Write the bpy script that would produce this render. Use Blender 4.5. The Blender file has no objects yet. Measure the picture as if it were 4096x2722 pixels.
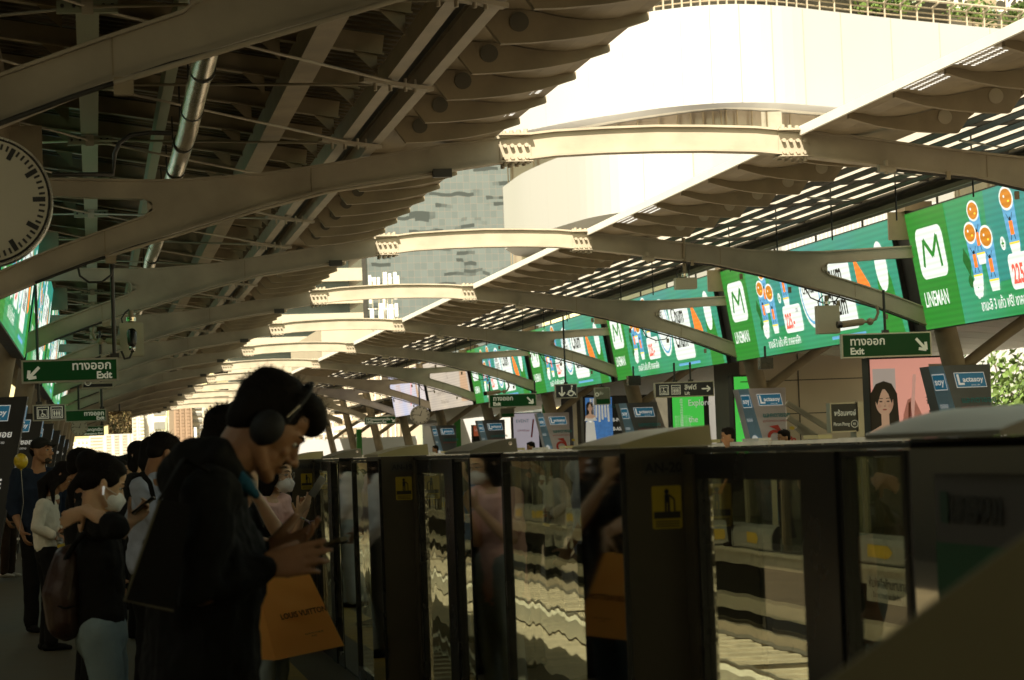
import bpy, math, random
import numpy as np
from mathutils import Vector, Matrix
random.seed(7)
sc = bpy.context.scene
COL = sc.collection
# ------------------------------------------------------------------ camera
CAMROWS = ((0.986295, -0.160573, -0.037937), (-0.030477, 0.048669, -0.99835), (0.162155, 0.985823, 0.043109))
FPX = 10227.0
K = 4096 / 2359.0
cd = bpy.data.cameras.new('camera'); cam = bpy.data.objects.new('camera', cd); COL.objects.link(cam); sc.camera = cam
cd.sensor_width = 36; cd.lens = FPX / 4096 * 36; cd.clip_start = 0.1; cd.clip_end = 5000
r0, r1, r2 = [Vector(r) for r in CAMROWS]
cam.matrix_world = Matrix(((r0.x, -r1.x, -r2.x, 0), (r0.y, -r1.y, -r2.y, 0), (r0.z, -r1.z, -r2.z, 1.5), (0, 0, 0, 1)))
cd.dof.use_dof = True; cd.dof.focus_distance = 23.0; cd.dof.aperture_fstop = 8.5
# ------------------------------------------------------------------ light
SUN_EL, SUN_AZ = 52.0, 203.0            # azimuth measured clockwise from +Y; light comes from behind left
w = bpy.data.worlds.new("World"); sc.world = w; w.use_nodes = True
nt = w.node_tree; bg = nt.nodes['Background']
sky = nt.nodes.new('ShaderNodeTexSky'); sky.sky_type = 'NISHITA'; sky.sun_disc = False
sky.sun_elevation = math.radians(SUN_EL); sky.sun_rotation = math.radians(SUN_AZ); sky.dust_density = 1.0; sky.air_density = 1.0
tint = nt.nodes.new('ShaderNodeMixRGB'); tint.blend_type = 'MULTIPLY'; tint.inputs[0].default_value = 1
tint.inputs[2].default_value = (1.0, 0.76, 0.39, 1)
nt.links.new(sky.outputs[0], tint.inputs[1]); nt.links.new(tint.outputs[0], bg.inputs[0]); bg.inputs[1].default_value = 0.15
sd = bpy.data.lights.new('sun', 'SUN'); sun = bpy.data.objects.new('sun', sd); COL.objects.link(sun)
sd.energy = 4.6; sd.angle = math.radians(0.5); sd.color = (1.0, 0.90, 0.73)
el, az = math.radians(SUN_EL), math.radians(SUN_AZ)
sdir = Vector((math.sin(az) * math.cos(el), math.cos(az) * math.cos(el), math.sin(el)))
sun.rotation_euler = sdir.to_track_quat('Z', 'Y').to_euler(); sun.location = (0, 0, 60)
vs = sc.view_settings; vs.view_transform = 'Standard'; vs.look = 'None'; vs.exposure = 1.45; vs.gamma = 1.0
sc.cycles.max_bounces = 8; sc.cycles.transparent_max_bounces = 12; sc.cycles.caustics_reflective = False; sc.cycles.caustics_refractive = False
sc.cycles.use_denoising = True

# ------------------------------------------------------------------ projection helper (design aid: real 3-D points)
def ray(X, Y):
    a, b = (X * K - 2048) / FPX, (Y * K - 1361) / FPX
    return r0 * a + r1 * b + r2
def D(X, Y, y=None, x=None, z=None):
    d = ray(X, Y)
    t = y / d.y if y is not None else (x / d.x if x is not None else (z - 1.5) / d.z)
    return d * t + Vector((0, 0, 1.5))
V = Vector
XC = 5.45; RY0 = 24.19; S = 10.963; NR = range(-1, 11)
XG = 1.72; XO = 9.18
YEND = RY0 + S * 10

# ------------------------------------------------------------------ materials
MATS = {}
def mat(name, col, rough=0.6, metal=0.0, var=0.12, scale=3.0, bump=0.0, bscale=40.0, emit=0.0, ecol=None, spec=0.5, coat=0.0, trans=0.0, sss=0.0):
    if name in MATS: return MATS[name]
    m = bpy.data.materials.new(name); m.use_nodes = True; n = m.node_tree; p = n.nodes['Principled BSDF']
    p.inputs['Roughness'].default_value = rough; p.inputs['Metallic'].default_value = metal
    p.inputs['Specular IOR Level'].default_value = spec; p.inputs['Coat Weight'].default_value = coat
    p.inputs['Base Color'].default_value = (*col, 1)
    if trans: p.inputs['Transmission Weight'].default_value = trans
    if sss: p.inputs['Subsurface Weight'].default_value = sss; p.inputs['Subsurface Radius'].default_value = (.02, .008, .004); p.inputs['Subsurface Scale'].default_value = 1
    tc = n.nodes.new('ShaderNodeTexCoord')
    if var > 0:
        no = n.nodes.new('ShaderNodeTexNoise'); no.inputs['Scale'].default_value = scale; no.inputs['Detail'].default_value = 6
        n.links.new(tc.outputs['Object'], no.inputs['Vector'])
        mx = n.nodes.new('ShaderNodeMixRGB'); mx.inputs[1].default_value = (*[c * (1 - var) for c in col], 1); mx.inputs[2].default_value = (*[min(1, c * (1 + var)) for c in col], 1)
        rm = n.nodes.new('ShaderNodeMapRange'); rm.inputs[1].default_value = .3; rm.inputs[2].default_value = .7
        n.links.new(no.outputs[0], rm.inputs[0]); n.links.new(rm.outputs[0], mx.inputs[0]); n.links.new(mx.outputs[0], p.inputs['Base Color'])
        r2_ = n.nodes.new('ShaderNodeMapRange'); r2_.inputs[3].default_value = max(0, rough - .08); r2_.inputs[4].default_value = min(1, rough + .1)
        n.links.new(no.outputs[0], r2_.inputs[0]); n.links.new(r2_.outputs[0], p.inputs['Roughness'])
    if bump > 0:
        nb = n.nodes.new('ShaderNodeTexNoise'); nb.inputs['Scale'].default_value = bscale; nb.inputs['Detail'].default_value = 4
        bp = n.nodes.new('ShaderNodeBump'); bp.inputs['Strength'].default_value = bump; bp.inputs['Distance'].default_value = .01
        n.links.new(tc.outputs['Object'], nb.inputs['Vector']); n.links.new(nb.outputs[0], bp.inputs['Height']); n.links.new(bp.outputs[0], p.inputs['Normal'])
    if emit > 0:
        e = ecol or col
        p.inputs['Emission Color'].default_value = (*e, 1); p.inputs['Emission Strength'].default_value = emit
    MATS[name] = m
    return m
def screen_mat(name, c1, c2=None, e=1.0):
    """LED screen surface: light-giving, with the fine horizontal rows of its modules"""
    if name in MATS: return MATS[name]
    m = bpy.data.materials.new(name); m.use_nodes = True; n = m.node_tree; p = n.nodes['Principled BSDF']
    tc = n.nodes.new('ShaderNodeTexCoord'); sp = n.nodes.new('ShaderNodeSeparateXYZ'); n.links.new(tc.outputs['Object'], sp.inputs[0])
    wv = n.nodes.new('ShaderNodeMath'); wv.operation = 'MULTIPLY'; wv.inputs[1].default_value = 2 * math.pi / .085; n.links.new(sp.outputs[2], wv.inputs[0])
    sn = n.nodes.new('ShaderNodeMath'); sn.operation = 'SINE'; n.links.new(wv.outputs[0], sn.inputs[0])
    mr = n.nodes.new('ShaderNodeMapRange'); mr.inputs[1].default_value = -1; mr.inputs[2].default_value = 1; mr.inputs[3].default_value = .86 * e; mr.inputs[4].default_value = 1.06 * e
    n.links.new(sn.outputs[0], mr.inputs[0]); n.links.new(mr.outputs[0], p.inputs['Emission Strength'])
    p.inputs['Base Color'].default_value = (.01, .01, .01, 1); p.inputs['Roughness'].default_value = .5
    if c2:
        no = n.nodes.new('ShaderNodeTexNoise'); no.inputs['Scale'].default_value = .35; no.inputs['Detail'].default_value = 1
        n.links.new(tc.outputs['Object'], no.inputs['Vector'])
        rr = n.nodes.new('ShaderNodeMapRange'); rr.inputs[1].default_value = .38; rr.inputs[2].default_value = .62; n.links.new(no.outputs[0], rr.inputs[0])
        mx = n.nodes.new('ShaderNodeMixRGB'); mx.inputs[1].default_value = (*c1, 1); mx.inputs[2].default_value = (*c2, 1); n.links.new(rr.outputs[0], mx.inputs[0])
        n.links.new(mx.outputs[0], p.inputs['Emission Color'])
    else: p.inputs['Emission Color'].default_value = (*c1, 1)
    MATS[name] = m; return m
def glass_mat(name, tintc, wav=0.25, refl=1.0, sc_=(1, 2.4, 1.1)):
    if name in MATS: return MATS[name]
    m = bpy.data.materials.new(name); m.use_nodes = True; n = m.node_tree; n.nodes.clear()
    out = n.nodes.new('ShaderNodeOutputMaterial')
    tc = n.nodes.new('ShaderNodeTexCoord'); mp = n.nodes.new('ShaderNodeMapping'); mp.inputs['Scale'].default_value = sc_
    no = n.nodes.new('ShaderNodeTexNoise'); no.inputs['Scale'].default_value = 1.0; no.inputs['Detail'].default_value = .6
    bp = n.nodes.new('ShaderNodeBump'); bp.inputs['Strength'].default_value = wav; bp.inputs['Distance'].default_value = .016
    n.links.new(tc.outputs['Object'], mp.inputs[0]); n.links.new(mp.outputs[0], no.inputs['Vector']); n.links.new(no.outputs[0], bp.inputs['Height'])
    tr = n.nodes.new('ShaderNodeBsdfRefraction'); tr.inputs['Color'].default_value = (*tintc, 1); tr.inputs['IOR'].default_value = 1.35; tr.inputs['Roughness'].default_value = 0
    gl = n.nodes.new('ShaderNodeBsdfGlossy'); gl.inputs['Roughness'].default_value = .015; gl.inputs['Color'].default_value = (refl, refl * .97, refl * .9, 1)
    fr = n.nodes.new('ShaderNodeFresnel'); fr.inputs['IOR'].default_value = 3.1
    ge = n.nodes.new('ShaderNodeNewGeometry'); sb = n.nodes.new('ShaderNodeMath'); sb.operation = 'SUBTRACT'; sb.inputs[0].default_value = 1; n.links.new(ge.outputs['Backfacing'], sb.inputs[1])
    ml = n.nodes.new('ShaderNodeMath'); ml.operation = 'MULTIPLY'; ml.use_clamp = True; n.links.new(fr.outputs[0], ml.inputs[0]); n.links.new(sb.outputs[0], ml.inputs[1])
    mx = n.nodes.new('ShaderNodeMixShader')
    tr.inputs['IOR'].default_value = 1.2
    n.links.new(bp.outputs[0], tr.inputs['Normal'])
    n.links.new(ml.outputs[0], mx.inputs[0]); n.links.new(tr.outputs[0], mx.inputs[1]); n.links.new(gl.outputs[0], mx.inputs[2]); n.links.new(mx.outputs[0], out.inputs[0])
    MATS[name] = m; return m

M = dict(
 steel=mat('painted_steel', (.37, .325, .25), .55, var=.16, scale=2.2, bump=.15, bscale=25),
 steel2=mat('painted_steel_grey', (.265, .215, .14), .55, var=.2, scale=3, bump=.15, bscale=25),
 steelg=mat('painted_steel_green', (.24, .26, .18), .5, var=.08, scale=2),
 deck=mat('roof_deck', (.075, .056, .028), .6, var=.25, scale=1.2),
 dark=mat('dark_metal', (.025, .024, .02), .45, var=.2),
 black=mat('black_panel', (.008, .008, .007), .25, var=.2, spec=.5),
 bgloss=mat('black_gloss', (.006, .006, .005), .04, var=0, spec=1.0, coat=.6),
 olive=mat('olive_metal', (.060, .048, .026), .38, var=.15, scale=5),
 capy=mat('cap_yellow', (.42, .38, .20), .35, var=.08),
 capg=mat('cap_grey', (.24, .225, .17), .35, var=.08),
 chrome=mat('chrome', (.7, .66, .58), .12, 1.0, var=.1, bump=.5, bscale=14),
 foil=mat('duct_foil', (.75, .68, .55), .22, 1.0, var=.15, bump=.9, bscale=9),
 steelrim=mat('steel_rim', (.6, .58, .52), .25, 1.0, var=.1),
 white=mat('white_paint', (.78, .76, .70), .5, var=.05),
 wpanel=mat('white_cladding', (.43, .435, .445), .45, var=.015, scale=.3),
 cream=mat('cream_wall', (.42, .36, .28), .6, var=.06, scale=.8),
 floor=mat('platform_floor', (.065, .052, .024), .6, var=.2, scale=2.5, bump=.1, bscale=8),
 tact=mat('tactile_yellow', (.35, .24, .03), .6, var=.2, scale=6),
 edge=mat('edge_concrete', (.55, .50, .42), .7, var=.15, scale=4),
 conc=mat('concrete', (.42, .37, .29), .8, var=.25, scale=3, bump=.3, bscale=12),
 concd=mat('concrete_dark', (.045, .04, .03), .85, var=.3, scale=2),
 rail=mat('rail_steel', (.45, .40, .34), .3, .8, var=.2, scale=8),
 railw=mat('rail_cover', (.70, .66, .56), .5, var=.1, scale=4),
 signg=mat('sign_green', (.003, .035, .006), .4, var=.05, emit=.02, ecol=(.01, .16, .03), spec=.2),
 signb=mat('sign_black', (.012, .016, .022), .35, var=.05),
 signw=mat('sign_white', (.62, .62, .50), .4, var=0, emit=.07),
 frame=mat('sign_frame', (.40, .39, .33), .35, .6, var=.05),
 yellow=mat('sticker_yellow', (.55, .40, .02), .5, var=.08, scale=20),
 arrowy=mat('arrow_yellow', (.85, .58, .03), .45, var=.05),
 ink=mat('ink_black', (.01, .01, .01), .5, var=0),
 clock=mat('clock_face', (.50, .47, .38), .35, var=.06),
 boxbeige=mat('box_beige', (.42, .40, .30), .5, var=.08),
 leaf=mat('leaf', (.045, .09, .015), .5, var=.5, scale=2.0),
 leafd=mat('leaf_light', (.10, .16, .035), .5, var=.4, scale=2.0),
 bark=mat('bark', (.10, .07, .05), .9, var=.3),
 whitelet=mat('letter_white', (.72, .72, .68), .5, var=0, emit=.12),
 blueg=mat('logo_blue', (.02, .16, .28), .5, var=.05, emit=.10),
 pilblue=mat('wrap_blue', (.22, .36, .52), .5, var=.25, scale=1.2),
 pilgrey=mat('wrap_grey', (.10, .115, .13), .5, var=.25, scale=1.5),
 pillil=mat('wrap_lilac', (.50, .47, .54), .5, var=.2, scale=1.2),
 red=mat('ad_red', (.45, .03, .02), .5, var=.1),
 teal=mat('ad_teal', (.02, .22, .26), .5, var=0),
 wrapblack=mat('wrap_black', (.012, .012, .012), .5, var=.2),
 glass=glass_mat('door_glass', (.64, .66, .56), .22, .95),
 cglass=glass_mat('clear_glass', (.80, .82, .76), .05, .8),
)
M['bmir'] = mat('dark_mirror', (.86, .84, .78), .035, 1.0, var=0); M['bmir2'] = mat('dark_mirror_side', (.36, .35, .31), .04, 1.0, var=0)
M['bgloss'].node_tree.nodes['Principled BSDF'].inputs['IOR'].default_value = 2.6
# ------------------------------------------------------------------ mesh builder
class MB:
    def __init__(s): s.v = []; s.f = []; s.m = []; s.mats = []; s.sm = []
    def mi(s, m):
        if m not in s.mats: s.mats.append(m)
        return s.mats.index(m)
    def add(s, vs, fs, m=None, smooth=False):
        b = len(s.v); s.v += [tuple(v) for v in vs]; k = s.mi(m) if m is not None else 0
        for f in fs: s.f.append(tuple(i + b for i in f)); s.m.append(k); s.sm.append(smooth)
    def box(s, x0, x1, y0, y1, z0, z1, m=None):
        s.add([(x0, y0, z0), (x1, y0, z0), (x1, y1, z0), (x0, y1, z0), (x0, y0, z1), (x1, y0, z1), (x1, y1, z1), (x0, y1, z1)],
              [(0, 3, 2, 1), (4, 5, 6, 7), (0, 1, 5, 4), (1, 2, 6, 5), (2, 3, 7, 6), (3, 0, 4, 7)], m)
    def bar(s, a, b, wx, wz, m=None, up=(0, 0, 1)):
        a, b = V(a), V(b); d = (b - a).normalized(); r = d.cross(V(up))
        if r.length < 1e-4: r = d.cross(V((1, 0, 0)))
        r.normalize(); u = r.cross(d)
        vs = [p + r * (sx * wx / 2) + u * (sz * wz / 2) for p in (a, b) for sx, sz in ((-1, -1), (1, -1), (1, 1), (-1, 1))]
        s.add(vs, [(3, 2, 1, 0), (4, 5, 6, 7), (0, 1, 5, 4), (1, 2, 6, 5), (2, 3, 7, 6), (3, 0, 4, 7)], m)
    def cyl(s, a, b, r, m=None, n=10, r2=None, smooth=True):
        a, b = V(a), V(b); d = (b - a).normalized(); q = d.orthogonal().normalized(); w_ = d.cross(q); r2 = r if r2 is None else r2
        vs = []
        for p, rr in ((a, r), (b, r2)):
            for i in range(n):
                t = 2 * math.pi * i / n; vs.append(p + q * (rr * math.cos(t)) + w_ * (rr * math.sin(t)))
        s.add(vs, [(i, (i + 1) % n, n + (i + 1) % n, n + i) for i in range(n)], m, smooth)
        s.add(vs[:n], [tuple(range(n))[::-1]], m); s.add(vs[n:], [tuple(range(n))], m)
    def pipe(s, pts, r, m=None, n=8):
        pts = [V(p) for p in pts]; vs = []; q = None
        for i, p in enumerate(pts):
            d = (pts[min(i + 1, len(pts) - 1)] - pts[max(i - 1, 0)]).normalized()
            q = d.orthogonal().normalized() if q is None else (q - d * q.dot(d)).normalized()
            w_ = d.cross(q)
            for k in range(n):
                t = 2 * math.pi * k / n; vs.append(p + q * (r * math.cos(t)) + w_ * (r * math.sin(t)))
        fs = [(i * n + k, i * n + (k + 1) % n, (i + 1) * n + (k + 1) % n, (i + 1) * n + k) for i in range(len(pts) - 1) for k in range(n)]
        s.add(vs, fs, m, True)
    def prism(s, poly, axis, a0, a1, m=None):
        """poly: 2-D outline; axis 'y': poly=(x,z) swept in y; 'x': poly=(y,z) swept in x; 'z': poly=(x,y)"""
        def P(p, a): return (p[0], a, p[1]) if axis == 'y' else ((a, p[0], p[1]) if axis == 'x' else (p[0], p[1], a))
        n = len(poly); s.add([P(p, a0) for p in poly] + [P(p, a1) for p in poly],
            [tuple(range(n)), tuple(range(2 * n - 1, n - 1, -1))] + [(i, (i + 1) % n, n + (i + 1) % n, n + i)[::-1] for i in range(n)], m)
    def strip(s, top, bot, y0, y1, m=None):
        """solid between two curves (x,z) lists of equal length, thick from y0 to y1"""
        n = len(top); vs = [(p[0], y, p[1]) for y in (y0, y1) for p in list(top) + list(bot)]
        fs = []
        for i in range(n - 1):
            fs += [(i, i + 1, n + i + 1, n + i), (2 * n + i, 3 * n + i, 3 * n + i + 1, 2 * n + i + 1),
                   (i, 2 * n + i, 2 * n + i + 1, i + 1), (n + i, n + i + 1, 3 * n + i + 1, 3 * n + i)]
        fs += [(0, n, 3 * n, 2 * n), (n - 1, 3 * n - 1, 4 * n - 1, 2 * n - 1)]
        s.add(vs, fs, m)
    def ell(s, c, r, m=None, R=None, n=14, k=9):
        c = V(c); vs = []
        for i in range(k + 1):
            ph = math.pi * i / k
            for j in range(n):
                t = 2 * math.pi * j / n
                p = V((r[0] * math.sin(ph) * math.cos(t), r[1] * math.sin(ph) * math.sin(t), r[2] * math.cos(ph)))
                vs.append(c + (R @ p if R is not None else p))
        fs = [(i * n + j, (i + 1) * n + j, (i + 1) * n + (j + 1) % n, i * n + (j + 1) % n) for i in range(k) for j in range(n)]
        s.add(vs, fs, m, True)
    def limb(s, pts, rad, side=None, m=None, n=14):
        """rounded, tapering limb through pts; rad entries are r or (r_side, r_other)"""
        pts = [V(p) for p in pts]; rad = [(r, r) if not isinstance(r, tuple) else r for r in rad]
        d0 = (pts[1] - pts[0]).normalized(); d1 = (pts[-1] - pts[-2]).normalized()
        P = []; 
        for a in (80, 50, 25): P.append((pts[0] - d0 * min(rad[0]) * math.sin(math.radians(a)), rad[0], math.cos(math.radians(a)), d0))
        for i, p in enumerate(pts):
            d = (pts[min(i + 1, len(pts) - 1)] - pts[max(i - 1, 0)]).normalized(); P.append((p, rad[i], 1, d))
        for a in (25, 50, 80): P.append((pts[-1] + d1 * min(rad[-1]) * math.sin(math.radians(a)), rad[-1], math.cos(math.radians(a)), d1))
        vs = []; q = V(side) if side is not None else d0.orthogonal()
        for p, r, c, d in P:
            q = (V(side) if side is not None else q); q = (q - d * q.dot(d))
            if q.length < 1e-4: q = d.orthogonal()
            q.normalize(); w_ = d.cross(q)
            for j in range(n):
                t = 2 * math.pi * j / n; vs.append(p + q * (r[0] * c * math.cos(t)) + w_ * (r[1] * c * math.sin(t)))
        L = len(P)
        fs = [(i * n + j, i * n + (j + 1) % n, (i + 1) * n + (j + 1) % n, (i + 1) * n + j) for i in range(L - 1) for j in range(n)]
        fs += [tuple(range(n))[::-1], tuple(range((L - 1) * n, L * n))]
        s.add(vs, fs, m, True)
    def build(s, name, parent=None, mats=None, off=None, recalc=False):
        me = bpy.data.meshes.new(name)
        o = off if off is not None else (parent_world(parent) if parent is not None else V((0, 0, 0)))
        me.from_pydata([(a - o[0], b - o[1], c - o[2]) for a, b, c in s.v], [], s.f)
        for m_ in (s.mats if mats is None else mats): me.materials.append(m_)
        if mats is None and s.mats and len(s.mats) > 1: me.polygons.foreach_set('material_index', s.m)
        me.polygons.foreach_set('use_smooth', s.sm); me.update()
        ob = bpy.data.objects.new(name, me); COL.objects.link(ob)
        if parent is not None: ob.parent = parent
        elif off is not None: ob.location = off
        return ob
def parent_world(p):
    l = V((0, 0, 0))
    while p is not None: l += p.location; p = p.parent
    return l
def tag(o, label=None, cat=None, group=None, kind=None):
    if label: o['label'] = label
    if cat: o['category'] = cat
    if group: o['group'] = group
    if kind: o['kind'] = kind
    return o
def thing(name, loc, label, cat, group=None):
    o = bpy.data.objects.new(name, None); COL.objects.link(o); o.location = loc; o.empty_display_size = .2
    return tag(o, label, cat, group)
def copy_tree(o, parent=None):
    c = o.copy(); COL.objects.link(c); c.parent = parent
    for ch in list(o.children): copy_tree(ch, c)
    return c
ORD = ['nearest', 'second nearest', 'third nearest', 'fourth nearest', 'fifth nearest', 'sixth nearest', 'seventh nearest', 'eighth nearest', 'ninth nearest', 'tenth nearest', 'eleventh nearest', 'twelfth nearest', 'thirteenth nearest', 'fourteenth nearest', 'fifteenth nearest', 'sixteenth nearest', 'seventeenth nearest', 'eighteenth nearest']
_tc = {}
def text_geo(body, size, bold=0.0, align='LEFT', sx=1.0):
    key = (body, size, bold, align, sx)
    if key not in _tc:
        c = bpy.data.curves.new('t', 'FONT'); c.body = body; c.size = size; c.offset = bold; c.align_x = align; c.resolution_u = 3
        o = bpy.data.objects.new('t', c); COL.objects.link(o); bpy.context.view_layer.update()
        me = bpy.data.meshes.new_from_object(o.evaluated_get(bpy.context.evaluated_depsgraph_get()))
        _tc[key] = ([(v.co.x * sx, v.co.y) for v in me.vertices], [tuple(p.vertices) for p in me.polygons])
        bpy.data.objects.remove(o); bpy.data.curves.remove(c); bpy.data.meshes.remove(me)
    return _tc[key]
class Panel:
    """flat artwork in the plane O + r R + u U, layers stepped 2 mm along N"""
    def __init__(s, O, R, U, N, step=.002): s.O, s.R, s.U, s.N, s.mb, s.step = V(O), V(R).normalized(), V(U).normalized(), V(N).normalized(), MB(), step
    def P(s, r, u, l): return s.O + s.R * r + s.U * u + s.N * (s.step * l)
    def poly(s, pts, m, l=1): s.mb.add([s.P(r, u, l) for r, u in pts], [tuple(range(len(pts)))], m)
    def rect(s, r0_, u0, r1_, u1, m, l=1): s.poly([(r0_, u0), (r1_, u0), (r1_, u1), (r0_, u1)], m, l)
    def disc(s, r, u, a, b, m, l=1, n=20): s.poly([(r + a * math.cos(2 * math.pi * i / n), u + b * math.sin(2 * math.pi * i / n)) for i in range(n)], m, l)
    def ring(s, r, u, a, w_, m, l=1, n=20):
        vs = []; 
        for i in range(n):
            c, t = math.cos(2 * math.pi * i / n), math.sin(2 * math.pi * i / n)
            vs += [s.P(r + a * c, u + a * t, l), s.P(r + (a - w_) * c, u + (a - w_) * t, l)]
        s.mb.add(vs, [(2 * i, (2 * i + 2) % (2 * n), (2 * i + 3) % (2 * n), 2 * i + 1) for i in range(n)], m)
    def rrect(s, r0_, u0, r1_, u1, q, m, l=1):
        pts = []
        for cx_, cy_, a0 in ((r1_ - q, u0 + q, -90), (r1_ - q, u1 - q, 0), (r0_ + q, u1 - q, 90), (r0_ + q, u0 + q, 180)):
            for k in range(5):
                t = math.radians(a0 + 22.5 * k); pts.append((cx_ + q * math.cos(t), cy_ + q * math.sin(t)))
        s.poly(pts, m, l)
    def line(s, a, b, w_, m, l=1):
        a, b = V((*a, 0)), V((*b, 0)); d = (b - a).normalized(); q = V((-d.y, d.x, 0)) * (w_ / 2)
        s.poly([((a - q).x, (a - q).y), ((b - q).x, (b - q).y), ((b + q).x, (b + q).y), ((a + q).x, (a + q).y)], m, l)
    def frame(s, r0_, u0, r1_, u1, w_, m, l=1):
        s.rect(r0_, u0, r1_, u0 + w_, m, l); s.rect(r0_, u1 - w_, r1_, u1, m, l); s.rect(r0_, u0 + w_, r0_ + w_, u1 - w_, m, l); s.rect(r1_ - w_, u0 + w_, r1_, u1 - w_, m, l)
    def text(s, body, r, u, size, m, l=1, bold=0.0, align='LEFT', sx=1.0):
        vs, fs = text_geo(body, size, bold, align, sx); s.mb.add([s.P(r + a, u + b, l) for a, b in vs], fs, m)
    def arrow(s, r, u, L, ang, w_, m, l=1):
        c, t = math.cos(ang), math.sin(ang); hx, hy = r + L / 2 * c, u + L / 2 * t
        s.line((r - L / 2 * c, u - L / 2 * t), (hx, hy), w_, m, l)
        for q in (2.4, -2.4):
            s.line((hx + w_ * .3 * c, hy + w_ * .3 * t), (hx + L * .5 * math.cos(ang + q), hy + L * .5 * math.sin(ang + q)), w_, m, l + .3)
    def build(s, name, parent): return s.mb.build(name, parent)
# ================================================================== SETTING: ground, platforms, tracks
def struct(name, mb, parent=None): return tag(mb.build(name), kind='structure')
mb = MB(); mb.box(-1500, 1500, -200, 2500, -12.3, -12.0, mat('street_ground', (.30, .27, .22), .9, var=.3, scale=.02)); struct('ground', mb)
mb = MB(); mb.box(-9, XG + .10, -25, 170, -.25, 0, M['floor']); struct('platform_floor', mb)
mb = MB(); mb.box(XO - .10, XO + 9, -25, 170, -.25, 0, M['floor']); struct('platform_floor', mb)
mb = MB(); mb.box(XG - .75, XG - .35, -3, 170, .004, .006, M['tact']); struct('tactile_paving', mb)
mb = MB(); mb.box(XO - .16, XO - .102, -3, 170, -.24, -.01, M['edge']); mb.box(XO - .20, XO - .16, -3, 170, -.06, -.012, M['railw']); struct('platform_edge', mb)
mb = MB(); mb.box(XO + .25, XO + .5, -3, 170, -1.15, -.252, M['concd']); mb.box(XG - .5, XG - .3, -3, 170, -1.15, -.252, M['concd']); struct('platform_wall', mb)
mb = MB(); mb.box(XG - .3, XO + .25, -3, 230, -1.5, -1.15, M['conc'])
for y in range(0, 110): mb.box(XO - .75, XO - .25, y * 1.6, y * 1.6 + 1.5, -1.149, -1.02, M['conc'])
mb.box(4.9, 6.1, -3, 230, -1.149, -.95, M['conc'])
struct('track_bed', mb)
for xt in (3.55, 7.45):
    for sx in (-.75, .75):
        m_ = MB(); x = xt + sx
        m_.prism([(x - .075, -1.02), (x + .075, -1.02), (x + .02, -.99), (x + .036, -.87), (x - .036, -.87), (x - .02, -.99)], 'y', -3, 230, M['rail'])
        tag(m_.build('running_rail'), {(3.55, -.75): 'steel rail of the near track, on its platform side', (3.55, .75): 'steel rail of the near track, on the side of the middle walkway',
            (7.45, -.75): 'steel rail of the far track, on the side of the middle walkway', (7.45, .75): 'steel rail of the far track, closest to the opposite platform'}[(xt, sx)], 'rail')
    m_ = MB()
    for i in range(0, 190): m_.box(xt - 1.0, xt + 1.0, i * .62 + 2, i * .62 + 2.26, -1.148, -1.03, M['conc'])
    tag(m_.build('track_sleepers'), kind='structure')
m_ = MB(); m_.box(XO - .55, XO - .33, -3, 230, -.80, -.62, M['railw'])
for i in range(60): m_.box(XO - .5, XO - .4, i * 3, i * 3 + .12, -1.02, -.8, M['dark'])
tag(m_.build('power_rail_cover'), 'long pale power rail cover running under the opposite platform edge', 'power rail')
m_ = MB(); m_.box(5.95, 6.12, -3, 230, -.92, -.70, M['railw'])
tag(m_.build('cable_trough'), 'long pale cable trough beside the middle walkway between the tracks', 'cable trough')

# ================================================================== ROOF ARCHES
TOPC = [(0, 4.60), (.5, 4.59), (1.0, 4.57), (1.43, 4.525), (2.0, 4.46), (2.6, 4.37), (3.2, 4.285), (3.8, 4.21), (4.5, 4.17), (4.85, 4.165)]
BOTC = [(0, 4.34), (.5, 4.335), (1.0, 4.315), (1.43, 4.27), (2.0, 4.195), (2.6, 4.11), (3.2, 4.03), (3.8, 3.89), (4.5, 3.70), (4.85, 3.60)]
UBT = [(4.85, 4.165), (5.1, 4.175), (5.77, 4.20), (6.5, 4.22)]; UBB = [(4.85, 3.92), (4.93, 3.985), (5.77, 4.03), (6.5, 4.04)]
LBT = [(4.85, 3.90), (4.93, 3.83), (5.36, 3.69), (5.85, 3.52), (6.34, 3.32)]; LBB = [(4.85, 3.60), (4.93, 3.58), (5.36, 3.45), (5.85, 3.26), (6.34, 3.06)]
def flange(m_, pts, t, wd, y, sgn, s):
    """plate of thickness t swept along the curve, below (sgn -1) or above (+1)"""
    a = [(p[0] * s, p[1]) for p in pts]; b = [(p[0] * s, p[1] + sgn * t) for p in pts]
    top, bot = (b, a) if sgn > 0 else (a, b)
    m_.strip(top, bot, y - wd / 2, y + wd / 2, M['steel'])
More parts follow.
